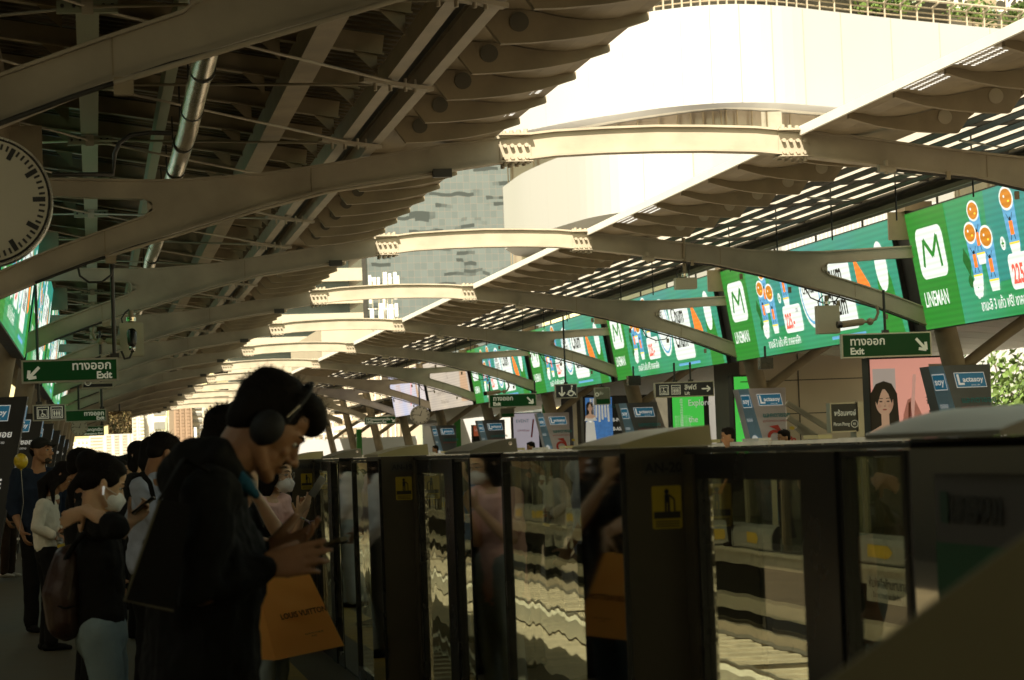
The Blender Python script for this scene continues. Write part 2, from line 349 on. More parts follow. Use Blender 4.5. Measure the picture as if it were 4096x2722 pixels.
def make_arch():
    root = thing('roof_arch', (XC, 0, 0), 'x', 'roof arch', 'white steel arches spanning the tracks')
    web = MB(); 
    for s in (-1, 1):
        for t_, b_ in ((TOPC, BOTC), (UBT, UBB), (LBT, LBB)):
            t2 = [(p[0] * s, p[1] - .022) for p in t_]; b2 = [(p[0] * s, p[1] + .022) for p in b_]
            web.strip(t2, b2, -.06, .06, M['steel'])
        flange(web, [(p[0], p[1] - .022) for p in TOPC + UBT[1:]], .022, .19, 0, 1, s)
        flange(web, [(p[0], p[1] + .022) for p in BOTC + LBB[1:]], .022, .19, 0, -1, s)
        flange(web, [(p[0], p[1] + .02) for p in UBB], .02, .17, 0, -1, s)
        flange(web, [(p[0], p[1] - .02) for p in LBT], .02, .17, 0, 1, s)
        web.box(s * 3.35 - .004, s * 3.35 + .004, -.064, .064, 3.99, 4.25, M['steel2']); web.box(s * 5.3 - .004, s * 5.3 + .004, -.064, .064, 3.46, 3.70, M['steel2'])
        # rounded nose of the fork
        pts = [(s * (4.865 + .045 * math.cos(a)), 3.91 + .05 * math.sin(a)) for a in [math.pi / 2 + math.pi * i / 8 for i in range(9)]]
        web.prism(pts + [(s * 4.9, 3.86), (s * 4.9, 3.96)], 'y', -.085, .085, M['steel'])
    web.build('arch_beam', root, off=V((XC, 0, 0)) * 0)
    for s in (-1, 1):
        p = MB(); u = 1.38 * s
        for sy in (-1, 1):
            y = sy * .066
            p.strip([(u - .15, 4.50 if s > 0 else 4.47), (u + .15, 4.47 if s > 0 else 4.50)], [(u - .15, 4.315 if s > 0 else 4.285), (u + .15, 4.285 if s > 0 else 4.315)], y - .008, y + .008, M['steel'])
            for i in range(4):
                x = u - .105 + i * .07; dz = -.09 * abs(x) + .125
                for z in (4.335, 4.45): p.cyl((x, sy * .07, z - .03 + dz * .3), (x, sy * .115, z - .03 + dz * .3), .02, M['steel'], 8)
                for q in (.085,):
                    zt = 4.525 - (abs(x) - 1.43) * .09; p.cyl((x, sy * q, zt), (x, sy * q, zt + .04), .021, M['steel'], 8)
                    zb = 4.27 - (abs(x) - 1.43) * .12; p.cyl((x, sy * q, zb - .045), (x, sy * q, zb), .021, M['steel'], 8)
        p.box(u - .16, u + .16, -.14, .14, 4.53 - .011 + .004 * 0, 4.538, M['steel']); p.box(u - .16, u + .16, -.14, .14, 4.262, 4.27, M['steel'])
        p.build('splice_plate', root, off=V((0, 0, 0)))
    # conduit with its clamp under the left half
    p = MB(); p.pipe([(-2.12, -.16, 4.155), (-2.6, -.16, 4.085), (-3.2, -.16, 4.005), (-3.8, -.16, 3.865), (-4.5, -.16, 3.67), (-5.3, -.16, 3.44)], .016, M['steel'])
    p.box(-2.2, -2.02, -.2, -.12, 4.12, 4.20, M['dark']); p.build('conduit', root, off=V((0, 0, 0)))
    p = MB(); p.cyl((2.2, -.19, 4.12), (2.36, -.19, 4.10), .035, M['steel'], 10); p.cyl((2.27, -.19, 4.06), (2.27, -.19, 4.2), .022, M['steel'], 8); p.box(2.2, 2.3, -.19, -.13, 4.09, 4.16, M['steel']); p.build('clamp', root, off=V((0, 0, 0)))
    p = MB(); p.pipe([(2.4, -.13, 4.10), (3.2, -.13, 4.0), (3.9, -.13, 3.83), (4.5, -.13, 3.66), (5.0, -.13, 3.51), (5.6, -.13, 3.32), (6.2, -.13, 3.08)], .014, M['dark'])
    for k_ in range(5): p.box(2.9 + k_ * .7, 2.94 + k_ * .7, -.15, -.11, 4.03 - k_ * .21 - .03, 4.03 - k_ * .21 + .05, M['steel2'])
    p.pipe([(4.55, -.12, 3.64), (4.62, -.13, 3.50), (4.8, -.13, 3.42), (4.98, -.13, 3.44), (5.05, -.12, 3.52)], .010, M['dark']); p.build('cable', root, off=V((0, 0, 0)))
    p = MB(); p.pipe([(-5.95, -.13, 3.22), (-5.5, -.13, 3.38), (-5.0, -.13, 3.54), (-4.5, -.13, 3.67)], .014, M['dark']); p.box(-5.3, -5.2, -.17, -.11, 3.38, 3.47, M['steel2']); p.build('cable', root, off=V((0, 0, 0)))
    return root
arch0 = make_arch(); first = True
for k in NR:
    o = arch0 if first else copy_tree(arch0); first = False
    o.location = (XC, RY0 + S * k, 0)
    o['label'] = 'white steel roof arch over the tracks, %s to the camera' % ORD[k + 1]

# ================================================================== BRACKETS, SOFFITS, RAILS
BR = [(1.55, 4.515), (1.55, 4.46), (1.68, 4.42), (1.81, 4.385), (2.0, 4.35), (2.15, 4.33), (2.6, 4.305), (2.70, 4.44), (2.78, 4.50), (2.55, 4.545), (2.35, 4.53), (2.2, 4.495), (2.05, 4.47), (1.9, 4.462), (1.78, 4.47), (1.66, 4.50)]
SOF = [(1.47, 4.50), (1.52, 4.515), (1.66, 4.503), (1.78, 4.473), (1.9, 4.465), (2.05, 4.473), (2.2, 4.498), (2.35, 4.533), (2.55, 4.548), (2.85, 4.56)]
YA, YB = -22.0, YEND + .3
brk = {}
for s, nm in ((-1, 'left'), (1, 'right')):
    first = None
    n_ = int((YB - YA) / (S / 8))
    for i in range(n_ + 1):
        y = RY0 - S - 2 * S / 8 + i * S / 8
        if abs((y - RY0) / S - round((y - RY0) / S)) < .02: continue
        if y > YEND: break
        if first is None:
            p = MB(); pl = [(q[0] * s, q[1]) for q in BR]
            if s < 0: pl = pl[::-1]
            root = thing('roof_bracket', (XC, y, 0), 'scalloped grey bracket plate with a round disc, along the %s edge of the skylight' % nm, 'bracket', 'bracket plates along the %s edge of the skylight' % nm)
            # scalloped plate as a fan of quads between lower and upper outline
            lo = [(1.55, 4.46), (1.68, 4.42), (1.81, 4.385), (2.0, 4.35), (2.15, 4.33), (2.4, 4.31), (2.6, 4.305), (2.70, 4.44), (2.78, 4.50)]
            hi = [(1.55, 4.515), (1.68, 4.50), (1.81, 4.468), (2.0, 4.466), (2.15, 4.48), (2.4, 4.535), (2.6, 4.545), (2.70, 4.53), (2.781, 4.52)]
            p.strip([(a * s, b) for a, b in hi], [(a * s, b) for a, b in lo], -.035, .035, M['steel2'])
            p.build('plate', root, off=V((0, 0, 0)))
            p = MB(); p.cyl((s * 2.47, -.045, 4.455), (s * 2.47, .045, 4.455), .068, mat('disc_plate_' + nm, (.10, .09, .065) if s < 0 else (.42, .37, .28), .6), 20); p.build('round_plate', root, off=V((0, 0, 0)))  # left disc darker, right lighter: their different lighting is put into the colours
            p = MB(); p.cyl((s * 2.73, -.05, 4.485), (s * 2.73, .05, 4.485), .02, M['steel2'], 8); p.build('bolt', root, off=V((0, 0, 0)))
            first = root
        else:
            o = copy_tree(first); o.location = (XC, y, 0)
    m_ = MB(); q = [(XC + a * s, b) for a, b in (SOF if s > 0 else [(1.57, 4.508), (1.66, 4.503)] + SOF[3:])]
    top = [(a, b + .03) for a, b in q]
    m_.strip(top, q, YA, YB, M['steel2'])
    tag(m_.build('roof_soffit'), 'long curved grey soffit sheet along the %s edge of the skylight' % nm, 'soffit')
    if s < 0: continue
    m_ = MB(); x0, x1 = sorted((XC + 1.44 * s, XC + 1.469 * s)); m_.box(x0, x1, YA, YB, 4.47, 4.56, mat('edge_trim_white', (.92, .90, .84), .45, var=.05))
    tag(m_.build('skylight_edge_trim'), 'thin white edge trim running along the %s side of the skylight' % nm, 'trim')
# perforations in a few soffit bays: solid glowing dots imitate light coming through
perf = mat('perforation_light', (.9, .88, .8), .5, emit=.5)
for s, ys, nm in ((1, (RY0 - 3.5 * S / 8, RY0 - 2.5 * S / 8, RY0 + 5.5 * S / 8, RY0 + 6.5 * S / 8), 'right'), (-1, (RY0 - 2.5 * S / 8, RY0 - 1.5 * S / 8), 'left')):
    m_ = MB()
    for y in ys:
        for rr in range(3 if s > 0 else 2):
            for i in range(12 if s > 0 else 6):
                u = (1.56 if s > 0 else 1.70) + rr * .07; yy = y - .42 + i * .075 if s > 0 else y - .1 + i * .07
                z = 4.515 - (max(0, u - 1.52)) * .11 - (.004 if s > 0 else .006)
                m_.box(XC + s * u - .016, XC + s * u + .016, yy, yy + .026, z - .004, z - .0015, perf)
    tag(m_.build('perforated_strip'), 'rows of small bright perforations in the soffit at the %s edge of the skylight' % nm, 'perforations')
def longbeam(name, label, cat, u, z, wd, hh, m, y0=YA, y1=YB):
    q = MB(); q.box(XC + u - wd / 2, XC + u + wd / 2, y0, y1, z - hh / 2, z + hh / 2, m)
    q.box(XC + u - wd / 2 - .0, XC + u + wd / 2 + .0, y0, y1, z + hh / 2 + .002, z + hh / 2 + .02, m)
    return tag(q.build(name), label, cat)
for s, nm in ((-1, 'left'), (1, 'right')):
    if s > 0: continue
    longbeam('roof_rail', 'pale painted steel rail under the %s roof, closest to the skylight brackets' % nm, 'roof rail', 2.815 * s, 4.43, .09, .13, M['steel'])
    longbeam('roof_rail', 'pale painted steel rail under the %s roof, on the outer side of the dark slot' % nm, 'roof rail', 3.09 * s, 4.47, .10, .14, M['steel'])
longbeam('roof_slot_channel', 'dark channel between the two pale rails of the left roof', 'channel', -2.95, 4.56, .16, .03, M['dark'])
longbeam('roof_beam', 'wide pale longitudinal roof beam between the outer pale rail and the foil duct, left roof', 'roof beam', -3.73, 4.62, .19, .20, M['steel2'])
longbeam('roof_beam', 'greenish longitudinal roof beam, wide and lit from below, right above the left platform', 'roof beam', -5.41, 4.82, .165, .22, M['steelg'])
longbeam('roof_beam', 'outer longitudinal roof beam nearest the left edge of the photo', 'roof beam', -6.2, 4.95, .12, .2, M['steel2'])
# left deck: corrugated, falling towards the tracks
def zdeck(u): return 4.62 + .16 * (abs(u) - 2.9)
q = MB(); vs = []; fs = []; y = YA; rows = []
ys = []
while y < YB:
    ys += [(y, 0), (y + .07, 0), (y + .09, .045), (y + .17, .045), (y + .19, 0)]; y += .20
for yy, dz in ys:
    for u in (-2.9, -9.5): vs.append((XC + u, yy, zdeck(u) + dz + .11))
for i in range(len(ys) - 1): fs.append((2 * i, 2 * i + 1, 2 * i + 3, 2 * i + 2))
b = len(vs); vs += [(XC - 2.9, YA, 4.82), (XC - 9.5, YA, zdeck(9.5) + .2), (XC - 9.5, YB, zdeck(9.5) + .2), (XC - 2.9, YB, 4.82)]; fs.append((b, b + 1, b + 2, b + 3))
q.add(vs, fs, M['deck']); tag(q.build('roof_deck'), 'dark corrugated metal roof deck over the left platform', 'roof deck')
first = None; NP = int((YB - YA) / (S / 6))
for i in range(NP):
    y = RY0 - 3.75 * S + i * S / 6
    if first is None:
        q = MB(); a = (XC - 3.15, y, zdeck(3.15) + .02); b = (XC - 9.3, y, zdeck(9.3) + .02)
        q.bar(a, b, .02, .15, M['steel2']); q.bar(V(a) - V((0, 0, .075)), V(b) - V((0, 0, .075)), .10, .015, M['steel2'])
        for u in (3.2, 3.95, 5.6):
            q.add([(XC - u, y - .012, zdeck(u) - .05), (XC - u - .2, y - .012, zdeck(u) - .05 + .03), (XC - u, y - .012, zdeck(u) - .22)], [(0, 1, 2)], M['steel2'])
        first = tag(q.build('roof_purlin', off=V((0, y, 0))), 'pale steel cross purlin under the corrugated deck of the left roof', 'purlin', 'cross purlins under the left roof deck')
        y00 = y
    else:
        o = first.copy(); COL.objects.link(o); o.location = (0, y, 0)
# tie rods with their plates under the left roof
first = None
for i in range(34):
    y = RY0 - S - 1.0 + i * S / 3
    if first is None:
        root = thing('tie_rod_set', (XC, y, 0), 'thin crossed tie rods with bolted plates under the left roof', 'tie rods', 'tie rods under the left roof')
        q = MB()
        q.cyl((-3.02, 0, 4.36), (-5.41, S / 6, 4.66), .012, M['steel'], 6); q.cyl((-3.02, 0, 4.36), (-5.41, -S / 6, 4.66), .012, M['steel'], 6)
        q.cyl((-5.41, S / 6, 4.66), (-6.9, 0, 4.85), .012, M['steel'], 6); q.cyl((-5.41, -S / 6, 4.66), (-6.9, 0, 4.85), .012, M['steel'], 6); q.build('rod', root, off=V((0, 0, 0)))
        q = MB(); q.box(-5.62, -5.2, S / 6 - .03, S / 6 + .03, 4.615, 4.70, M['steelg']); q.box(-5.45, -5.37, S / 6 - .04, S / 6 - .031, 4.60, 4.74, M['steel'])
        for u in (-5.58, -5.5, -5.3, -5.24): q.cyl((u, S / 6 - .06, 4.66), (u, S / 6 - .031, 4.66), .014, M['dark'], 6)
        q.build('node_plate', root, off=V((0, 0, 0)))
        q = MB(); q.bar((-2.78, .10, 4.33), (-3.35, -.12, 4.38), .09, .03, M['steel'])
        for u, yy in ((-3.0, -.02), (-3.12, -.05), (-3.24, -.08), (-2.92, .03)): q.cyl((u, yy, 4.30), (u, yy, 4.40), .015, M['steel'], 6)
        q.build('bolted_plate', root, off=V((0, 0, 0)))
        first = root
    else:
        o = copy_tree(first); o.location = (XC, y, 0)
# foil duct on the left
root = thing('ventilation_duct', (XC - 4.6, 14, 4.3), 'shiny crinkled foil duct with dark bands hanging under the left roof', 'duct')
q = MB(); N = 60; pts = [(XC - 4.6 + .012 * math.sin(i * 1.7), YA + i * 2.3, 4.32 + .012 * math.sin(i * 2.3)) for i in range(N + 15)]
q.pipe(pts, .085, M['foil'], 16); q.build('duct_tube', root)
q = MB(); y = YA + .5
while y < YEND: q.cyl((XC - 4.6, y, 4.32), (XC - 4.6, y + .05, 4.32), .094, M['dark'], 16); y += 2.1
q.build('band', root)
q = MB(); y = YA + .6
while y < YEND: q.cyl((XC - 4.62, y, 4.4), (XC - 4.62, y, 4.85), .008, M['dark'], 6); y += 2.1
q.build('hanger', root)
longbeam('roof_beam', 'thin pale longitudinal beam just behind the foil duct of the left roof', 'roof beam', -4.75, 4.72, .09, .16, M['steelg'])
q = MB(); q.pipe([D(395, 308, y=17.8), D(345, 306, y=17.8), D(300, 312, y=17.8), D(275, 330, y=17.8), D(264, 355, y=17.8), D(261, 402, y=17.8), D(120, 403, y=17.8)], .016, M['dark'], 8)
tag(q.build('cable_pipe'), 'black bent pipe running from the foil duct down to the left arch', 'pipe')
# right roof: sloping slats with open gaps, gutter beam
for i in range(6):
    u = 2.92 + .30 * i; z = 4.50; q = MB(); wd = .255
    q.add([(XC + u, y_, z + a_) for y_ in (YA, YB) for a_ in (0, .014)] + [(XC + u + wd, y_, z + .12 * wd + a_) for y_ in (YA, YB) for a_ in (0, .014)], [(0, 1, 3, 2), (4, 6, 7, 5), (0, 2, 6, 4), (1, 5, 7, 3), (0, 4, 5, 1), (2, 3, 7, 6)], M['dark'])
    tag(q.build('roof_slat'), 'dark tilted roof slat, %s from the skylight on the right roof' % ['first', 'second', 'third', 'fourth', 'fifth', 'sixth'][i], 'roof slat')
q = MB(); q.box(XC + 4.62, XC + 4.82, YA, YB, 4.405, 4.60, mat('gutter_dark', (.10, .09, .06), .6, var=.3)); q.box(XC + 4.58, XC + 4.618, YA, YB, 4.385, 4.44, M['steelg']); q.cyl((XC + 4.85, YA, 4.44), (XC + 4.85, YB, 4.44), .025, M['steel2'])
tag(q.build('roof_gutter'), 'deep dark gutter beam along the outer edge of the right roof slats', 'gutter')
tm = bpy.data.materials.new('diffuser_translucent'); tm.use_nodes = True; _n = tm.node_tree; _n.nodes.clear(); _o = _n.nodes.new('ShaderNodeOutputMaterial'); _a = _n.nodes.new('ShaderNodeBsdfDiffuse'); _b = _n.nodes.new('ShaderNodeBsdfTranslucent'); _x = _n.nodes.new('ShaderNodeMixShader')
_a.inputs[0].default_value = (.45, .42, .36, 1); _b.inputs[0].default_value = (.80, .74, .62, 1); _x.inputs[0].default_value = .4; _n.links.new(_a.outputs[0], _x.inputs[1]); _n.links.new(_b.outputs[0], _x.inputs[2]); _n.links.new(_x.outputs[0], _o.inputs[0])
q = MB(); q.add([(XC + 2.8, YA, 4.66), (XC + 6.3, YA, 5.08), (XC + 6.3, YB, 5.08), (XC + 2.8, YB, 4.66)], [(0, 1, 2, 3)], tm); tag(q.build('added_diffuser_sheet'), 'milky translucent sheet added over the right roof slats to diffuse the sun', 'added sheet')  # sheet added to stop direct sun and glow softly between the slats
first = None
for i in range(NP):
    y = RY0 - S + i * S / 4
    if y > YEND: break
    if first is None:
        q = MB(); q.bar((XC + 3.1, y, 4.56), (XC + 4.75, y + .0, 4.60), .04, .05, M['dark']); q.cyl((XC + 3.1, y, 4.40), (XC + 4.7, y + S / 4, 4.62), .012, M['steel'], 6); q.cyl((XC + 4.2, y, 4.1), (XC + 4.2, y, 4.8), .010, M['dark'], 6)
        first = tag(q.build('roof_purlin', off=V((0, y, 0))), 'dark cross purlin with a thin tie rod above the slats of the right roof', 'purlin', 'cross purlins of the right roof')
    else:
        o = first.copy(); COL.objects.link(o); o.location = (0, y, 0)

q = MB(); q.box(-6.6, -6.3, -25, 210, 0, 5.9, mat('block_wall_dark', (.035, .03, .022), .6, var=.3)); tag(q.build('light_block_wall'), 'dark wall added along the outer side of the left platform to block light', 'wall')  # added wall, keeps daylight and bright reflections off the left side
q = MB(); q.box(-6.6, 1.2, -25.3, -25, 0, 5.9, mat('block_wall_dark', (.03,) * 3)); tag(q.build('light_block_wall'), 'unseen dark wall added behind the left platform to block light', 'wall')  # added out of view to close the open end against daylight
q = MB(); q.box(-6.6, 22, -25.6, -25.31, -1.5, 5.9, mat('block_wall_dark', (.03,) * 3)); tag(q.build('light_block_wall'), 'unseen dark wall added across the whole station behind the camera to block light', 'wall')  # added out of view to keep the camera-facing arch webs dark
q = MB(); q.box(XC - 2.8, XC + 9, -25, 6.0, 4.95, 5.0, M['deck']); tag(q.build('light_block_sheet'), 'unseen dark sheet added over the tracks behind the camera to block light', 'light blocker')  # unseen sheet added to stop skylight reaching the arches from behind the camera
q = MB(); q.box(XC + 6.1, XC + 8.6, -25, YB, 5.5, 5.56, M['deck']); tag(q.build('sun_block_sheet'), 'hidden high dark sheet added outside the right gutter beam to block sun', 'added sheet')  # sheet added out of sight to shade the outer right arch branches
# ================================================================== COLUMNS with braces and advert wraps
def column(s, k):
    nm = 'left' if s < 0 else 'right'; y = RY0 + S * k
    root = thing('platform_column', (XC + s * 7.2, y, 0), 'round leaning steel column on the %s platform, %s of its row to the camera' % (nm, ORD[k]), 'column', 'leaning columns of the %s platform' % nm)
    q = MB(); q.cyl((XC + s * 7.25, y, 0), (XC + s * 6.25, y, 4.85), .185, M['steel2'], 24, r2=.15); q.build('shaft', root)
    q = MB(); pts = [(XC + s * (6.80 + .36 * i), y, 2.40 + 1.45 * math.sin(i / 9 * math.pi / 2)) for i in range(10)]
    q.pipe(pts, .085, M['steel2'], 12); q.build('curved_brace', root)
    q = MB(); q.box(XC + s * 6.25 - .2, XC + s * 6.25 + .2, y - .2, y + .2, 4.70, 4.83, M['steel2']); q.box(XC + s * 6.1 - .25, XC + s * 6.1 + .25, y - .02, y + .02, 4.3, 4.7, M['steel2']); q.build('capital', root)
    return root
for k in range(0, 11):
    for s in (-1, 1):
        column(s, k)
def wrap(s, k, kind):
    """advert wrap boxed around the foot of a column, leaning with it"""
    nm = 'left' if s < 0 else 'right'; y = RY0 + S * k - .0
    txt = {'grey': 'dark grey', 'lilac': 'lilac and blue', 'black': 'black'}[kind]
    root = thing('advert_wrap', (XC + s * 7.1, y, 0), '%s advert box around the %s %s platform column' % (txt, ORD[k], nm), 'advert box', 'advert boxes around the %s platform columns' % nm)
    zt = 2.47; ct, cb = 6.72, 7.25; hw = .40
    q = MB(); front = {'grey': M['pilgrey'], 'lilac': M['pillil'], 'black': M['wrapblack']}[kind]; side = M['wrapblack'] if kind == 'black' else M['pilblue']
    xs = lambda z: XC + s * (cb + (ct - cb) * z / zt)
    i0 = -1; # chamfer on the track side
    def ring(z):
        x = xs(z); xr = xs(zt) + hw + .05 if s > 0 else x + hw
        return [(x - hw, y - .30, z), (xr, y - .30, z), (xr, y + .30, z), (x - hw, y + .30, z)]
    a, b_ = ring(.02), ring(zt)
    if s > 0:
        a[0] = (a[0][0] + .30 * 0 + .22, y - .38, .02); b_[0] = (b_[0][0] + .12, y - .38, zt); a.append((a[3][0], y - .1, .02)); b_.append((b_[3][0], y - .1, zt))
        n = 5
        q.add(a + b_, [(0, 1, 6, 5)], front); q.add(a + b_, [(4, 0, 5, 9)], side); q.add(a + b_, [(1, 2, 7, 6), (2, 3, 8, 7), (3, 4, 9, 8), (5, 6, 7, 8, 9)], front)
    else:
        q.add(a + b_, [(0, 1, 5, 4)], front); q.add(a + b_, [(1, 2, 6, 5)], side); q.add(a + b_, [(2, 3, 7, 6), (3, 0, 4, 7), (4, 5, 6, 7)], front)
    q.build('box', root)
    R = V((1, 0, 0)); U = (V((xs(zt) - xs(0), 0, zt))).normalized()
    if s > 0: P = Panel((b_[0][0], y - .385, zt) , b_[1] and (V(b_[1]) - V(b_[0])), U, (0, -1, 0), .004); P.O = V(b_[0]) + V((0, -.006, 0)); P.N = V((0, -1, 0))
    else: P = Panel(V(b_[0]) + V((0, -.004, 0)), R, U, (0, -1, 0), .004)
    P.rect(.13, -.33, .60, -.11, M['whitelet'], 1); P.rect(.14, -.32, .59, -.12, M['blueg'], 2); P.text('L', .155, -.285, .21, M['whitelet'], 3, .006); P.text('actasoy', .245, -.245, .105, M['whitelet'], 3, .003); P.text('SINCE 1981', .36, -.305, .028, M['whitelet'], 3)
    P.text('แลคตาซอย', .15, -.55, .12, M['teal'] if kind != 'black' else M['whitelet'], 2, .003); P.text('สูตรไม่เติมน้ำตาลทราย', .12, -.64, .055, M['red'] if kind != 'black' else M['whitelet'], 2)
    if kind == 'lilac':
        P.ring(.30, -.95, .16, .055, M['red'], 2, 24); P.poly([(.22, -.72), (.4, -.70), (.45, -.85), (.40, -.95), (.36, -.80)], M['red'], 3); P.text('วีต้า', .44, -1.05, .16, M['red'], 3, .008); P.text('Osinw', .46, -.98, .0001, M['red'], 3)
        P.disc(.66, -.77, .05, .035, M['yellow'], 2)
    if kind == 'black':
        P.text('มะปราง', .1, -.95, .12, M['whitelet'], 2); P.text('THE', .32, -1.25, .19, M['whitelet'], 2, .006); P.rect(.06, -1.12, .25, -1.06, mat('logo_green', (.05, .3, .06), .5), 2); P.text('จาก', .05, -1.5, .12, M['whitelet'], 2)
    P.build('artwork', root)
    # side face artwork
    if s > 0: O2 = V(b_[4]) + V((-.004, -.004, 0)); R2 = V(b_[0]) - V(b_[4]); N2 = V((-.7, -.7, 0)); 
    else: O2 = V(b_[1]) + V((.006, 0, 0)); R2 = V((0, 1, 0)); N2 = V((1, 0, .1))
    P = Panel(O2, R2, U, N2, .004); wd = R2.length if s > 0 else .6
    P.rect(wd * .1, -.36, wd * .95, -.12, M['whitelet'], 1); P.rect(wd * .13, -.345, wd * .92, -.135, M['blueg'], 2); P.text('soy' if s > 0 else 'L', wd * .2, -.28, .14, M['whitelet'], 3, .004)
    P.text('THE' if kind == 'black' else 'ซอย', wd * .15, -.62, .10, M['whitelet'], 2)
    if kind != 'black': P.disc(wd * .5, -1.0, wd * .35, .12, M['whitelet'], 2); P.text('9 กรัม', wd * .25, -1.05, .07, M['red'], 3)
    else:
        for j in range(6): P.rect(wd * .2, -.85 - .14 * j, wd * (.5 + .3 * ((j * 7) % 3) / 3), -.80 - .14 * j, M['whitelet'], 2)
    P.build('side_artwork', root)
for k, kd in ((1, 'grey'), (2, 'lilac'), (3, 'grey'), (4, 'lilac'), (5, 'grey'), (6, 'grey')): wrap(1, k, kd)
for k in range(0, 7): wrap(-1, k, 'black')
# ================================================================== PLATFORM SCREEN DOORS
PITCH = 6.45
def cap(q, x0, x1, y0, y1, zb, zt, m, sgn=1):
    """curved cover, low on the platform side (x0), high on the track side (x1)"""
    pts = [(x0, zb)]
    for i in range(9):
        t = i / 8; pts.append((x0 + (x1 - x0) * t, zb + .012 + (zt - zb - .012) * math.sin(t * math.pi / 2 * .92) / math.sin(math.pi / 2 * .92)))
    pts.append((x1 + .004 * sgn, zb + .01)); pts.append((x1 + .004 * sgn, zb))
    q.prism(pts, 'y', y0, y1, m)
def make_post(kind):
    """kind 'A': olive door post with number and sticker; 'B': grey-capped housing"""
    if kind == 'A':
        root = thing('door_post', (XG, 0, 0), 'x', 'door post', 'numbered posts of the near screen door line')
        q = MB(); q.box(1.52 - XG, .05, 0, .72, .0, 1.492, M['olive']); q.build('housing', root, off=V((0, 0, 0)))
        q = MB(); q.box(-.204, -.2, .03, .70, .02, 1.47, M['bmir2']); q.build('side_panel', root, off=V((0, 0, 0)))
        q = MB(); cap(q, -.215, .055, -.01, .74, 1.493, 1.552, M['capy']); q.build('cap', root, off=V((0, 0, 0)))
        q = MB(); q.box(.051, .058, .0, .012, .0, 1.48, M['chrome']); q.box(-.215, -.2, -.004, .008, 0, 1.48, M['black']); q.build('edge_strip', root, off=V((0, 0, 0)))
        P = Panel((-.125, -.001, 1.255), (1, 0, 0), (0, 0, 1), (0, -1, 0), .0012)
        P.rrect(0, 0, .088, .125, .006, M['yellow'], 1); P.rect(.004, .03, .084, .05, mat('sticker_dark', (.03, .025, .01), .5), 2)
        bl = M['ink']; P.disc(.044, .108, .007, .008, bl, 3); P.rect(.037, .075, .052, .10, bl, 3); P.rect(.037, .05, .043, .078, bl, 3); P.rect(.046, .05, .052, .078, bl, 3); P.line((.052, .098), (.066, .085), .005, bl, 3); P.line((.066, .085), (.066, .05), .004, bl, 3)
        for i in range(3): P.rect(.008, .006 + i * .007, .08, .009 + i * .007, bl, 3)
        P.mb.build('sticker', root, off=V((0, 0, 0)))
        P = Panel((-.17, -.001, 1.255), (1, 0, 0), (0, 0, 1), (0, -1, 0), .0012); P.rect(.02, .155, .16, .205, mat('plate_dark', (.05, .045, .03), .4), 1)
        return root, P
    root = thing('door_housing', (XG, 0, 0), 'x', 'door housing', 'capped door housings of the near screen door line')
    q = MB(); q.box(-.016, -.007, 0, .92, .0, 1.492, M['black']); q.build('housing', root, off=V((0, 0, 0)))
    q = MB(); q.box(-.020, -.0165, .01, .91, .02, 1.485, M['bmir']); q.build('side_panel', root, off=V((0, 0, 0)))
    q = MB(); cap(q, -.15, .05, .0, .80, 1.493, 1.552, M['capg']); q.build('cap', root, off=V((0, 0, 0)))
    q = MB(); q.cyl((.02, -.026, 1.53), (.02, -.02, 1.53), .008, M['chrome']); q.build('screw', root, off=V((0, 0, 0)))
    return root, None
NB = 16
DEFS = [(-2.06, -1.56, 'narrow'), (-1.26, -.12, 'door'), (.74, 3.43, 'wide')]
fb = None; fp = {}
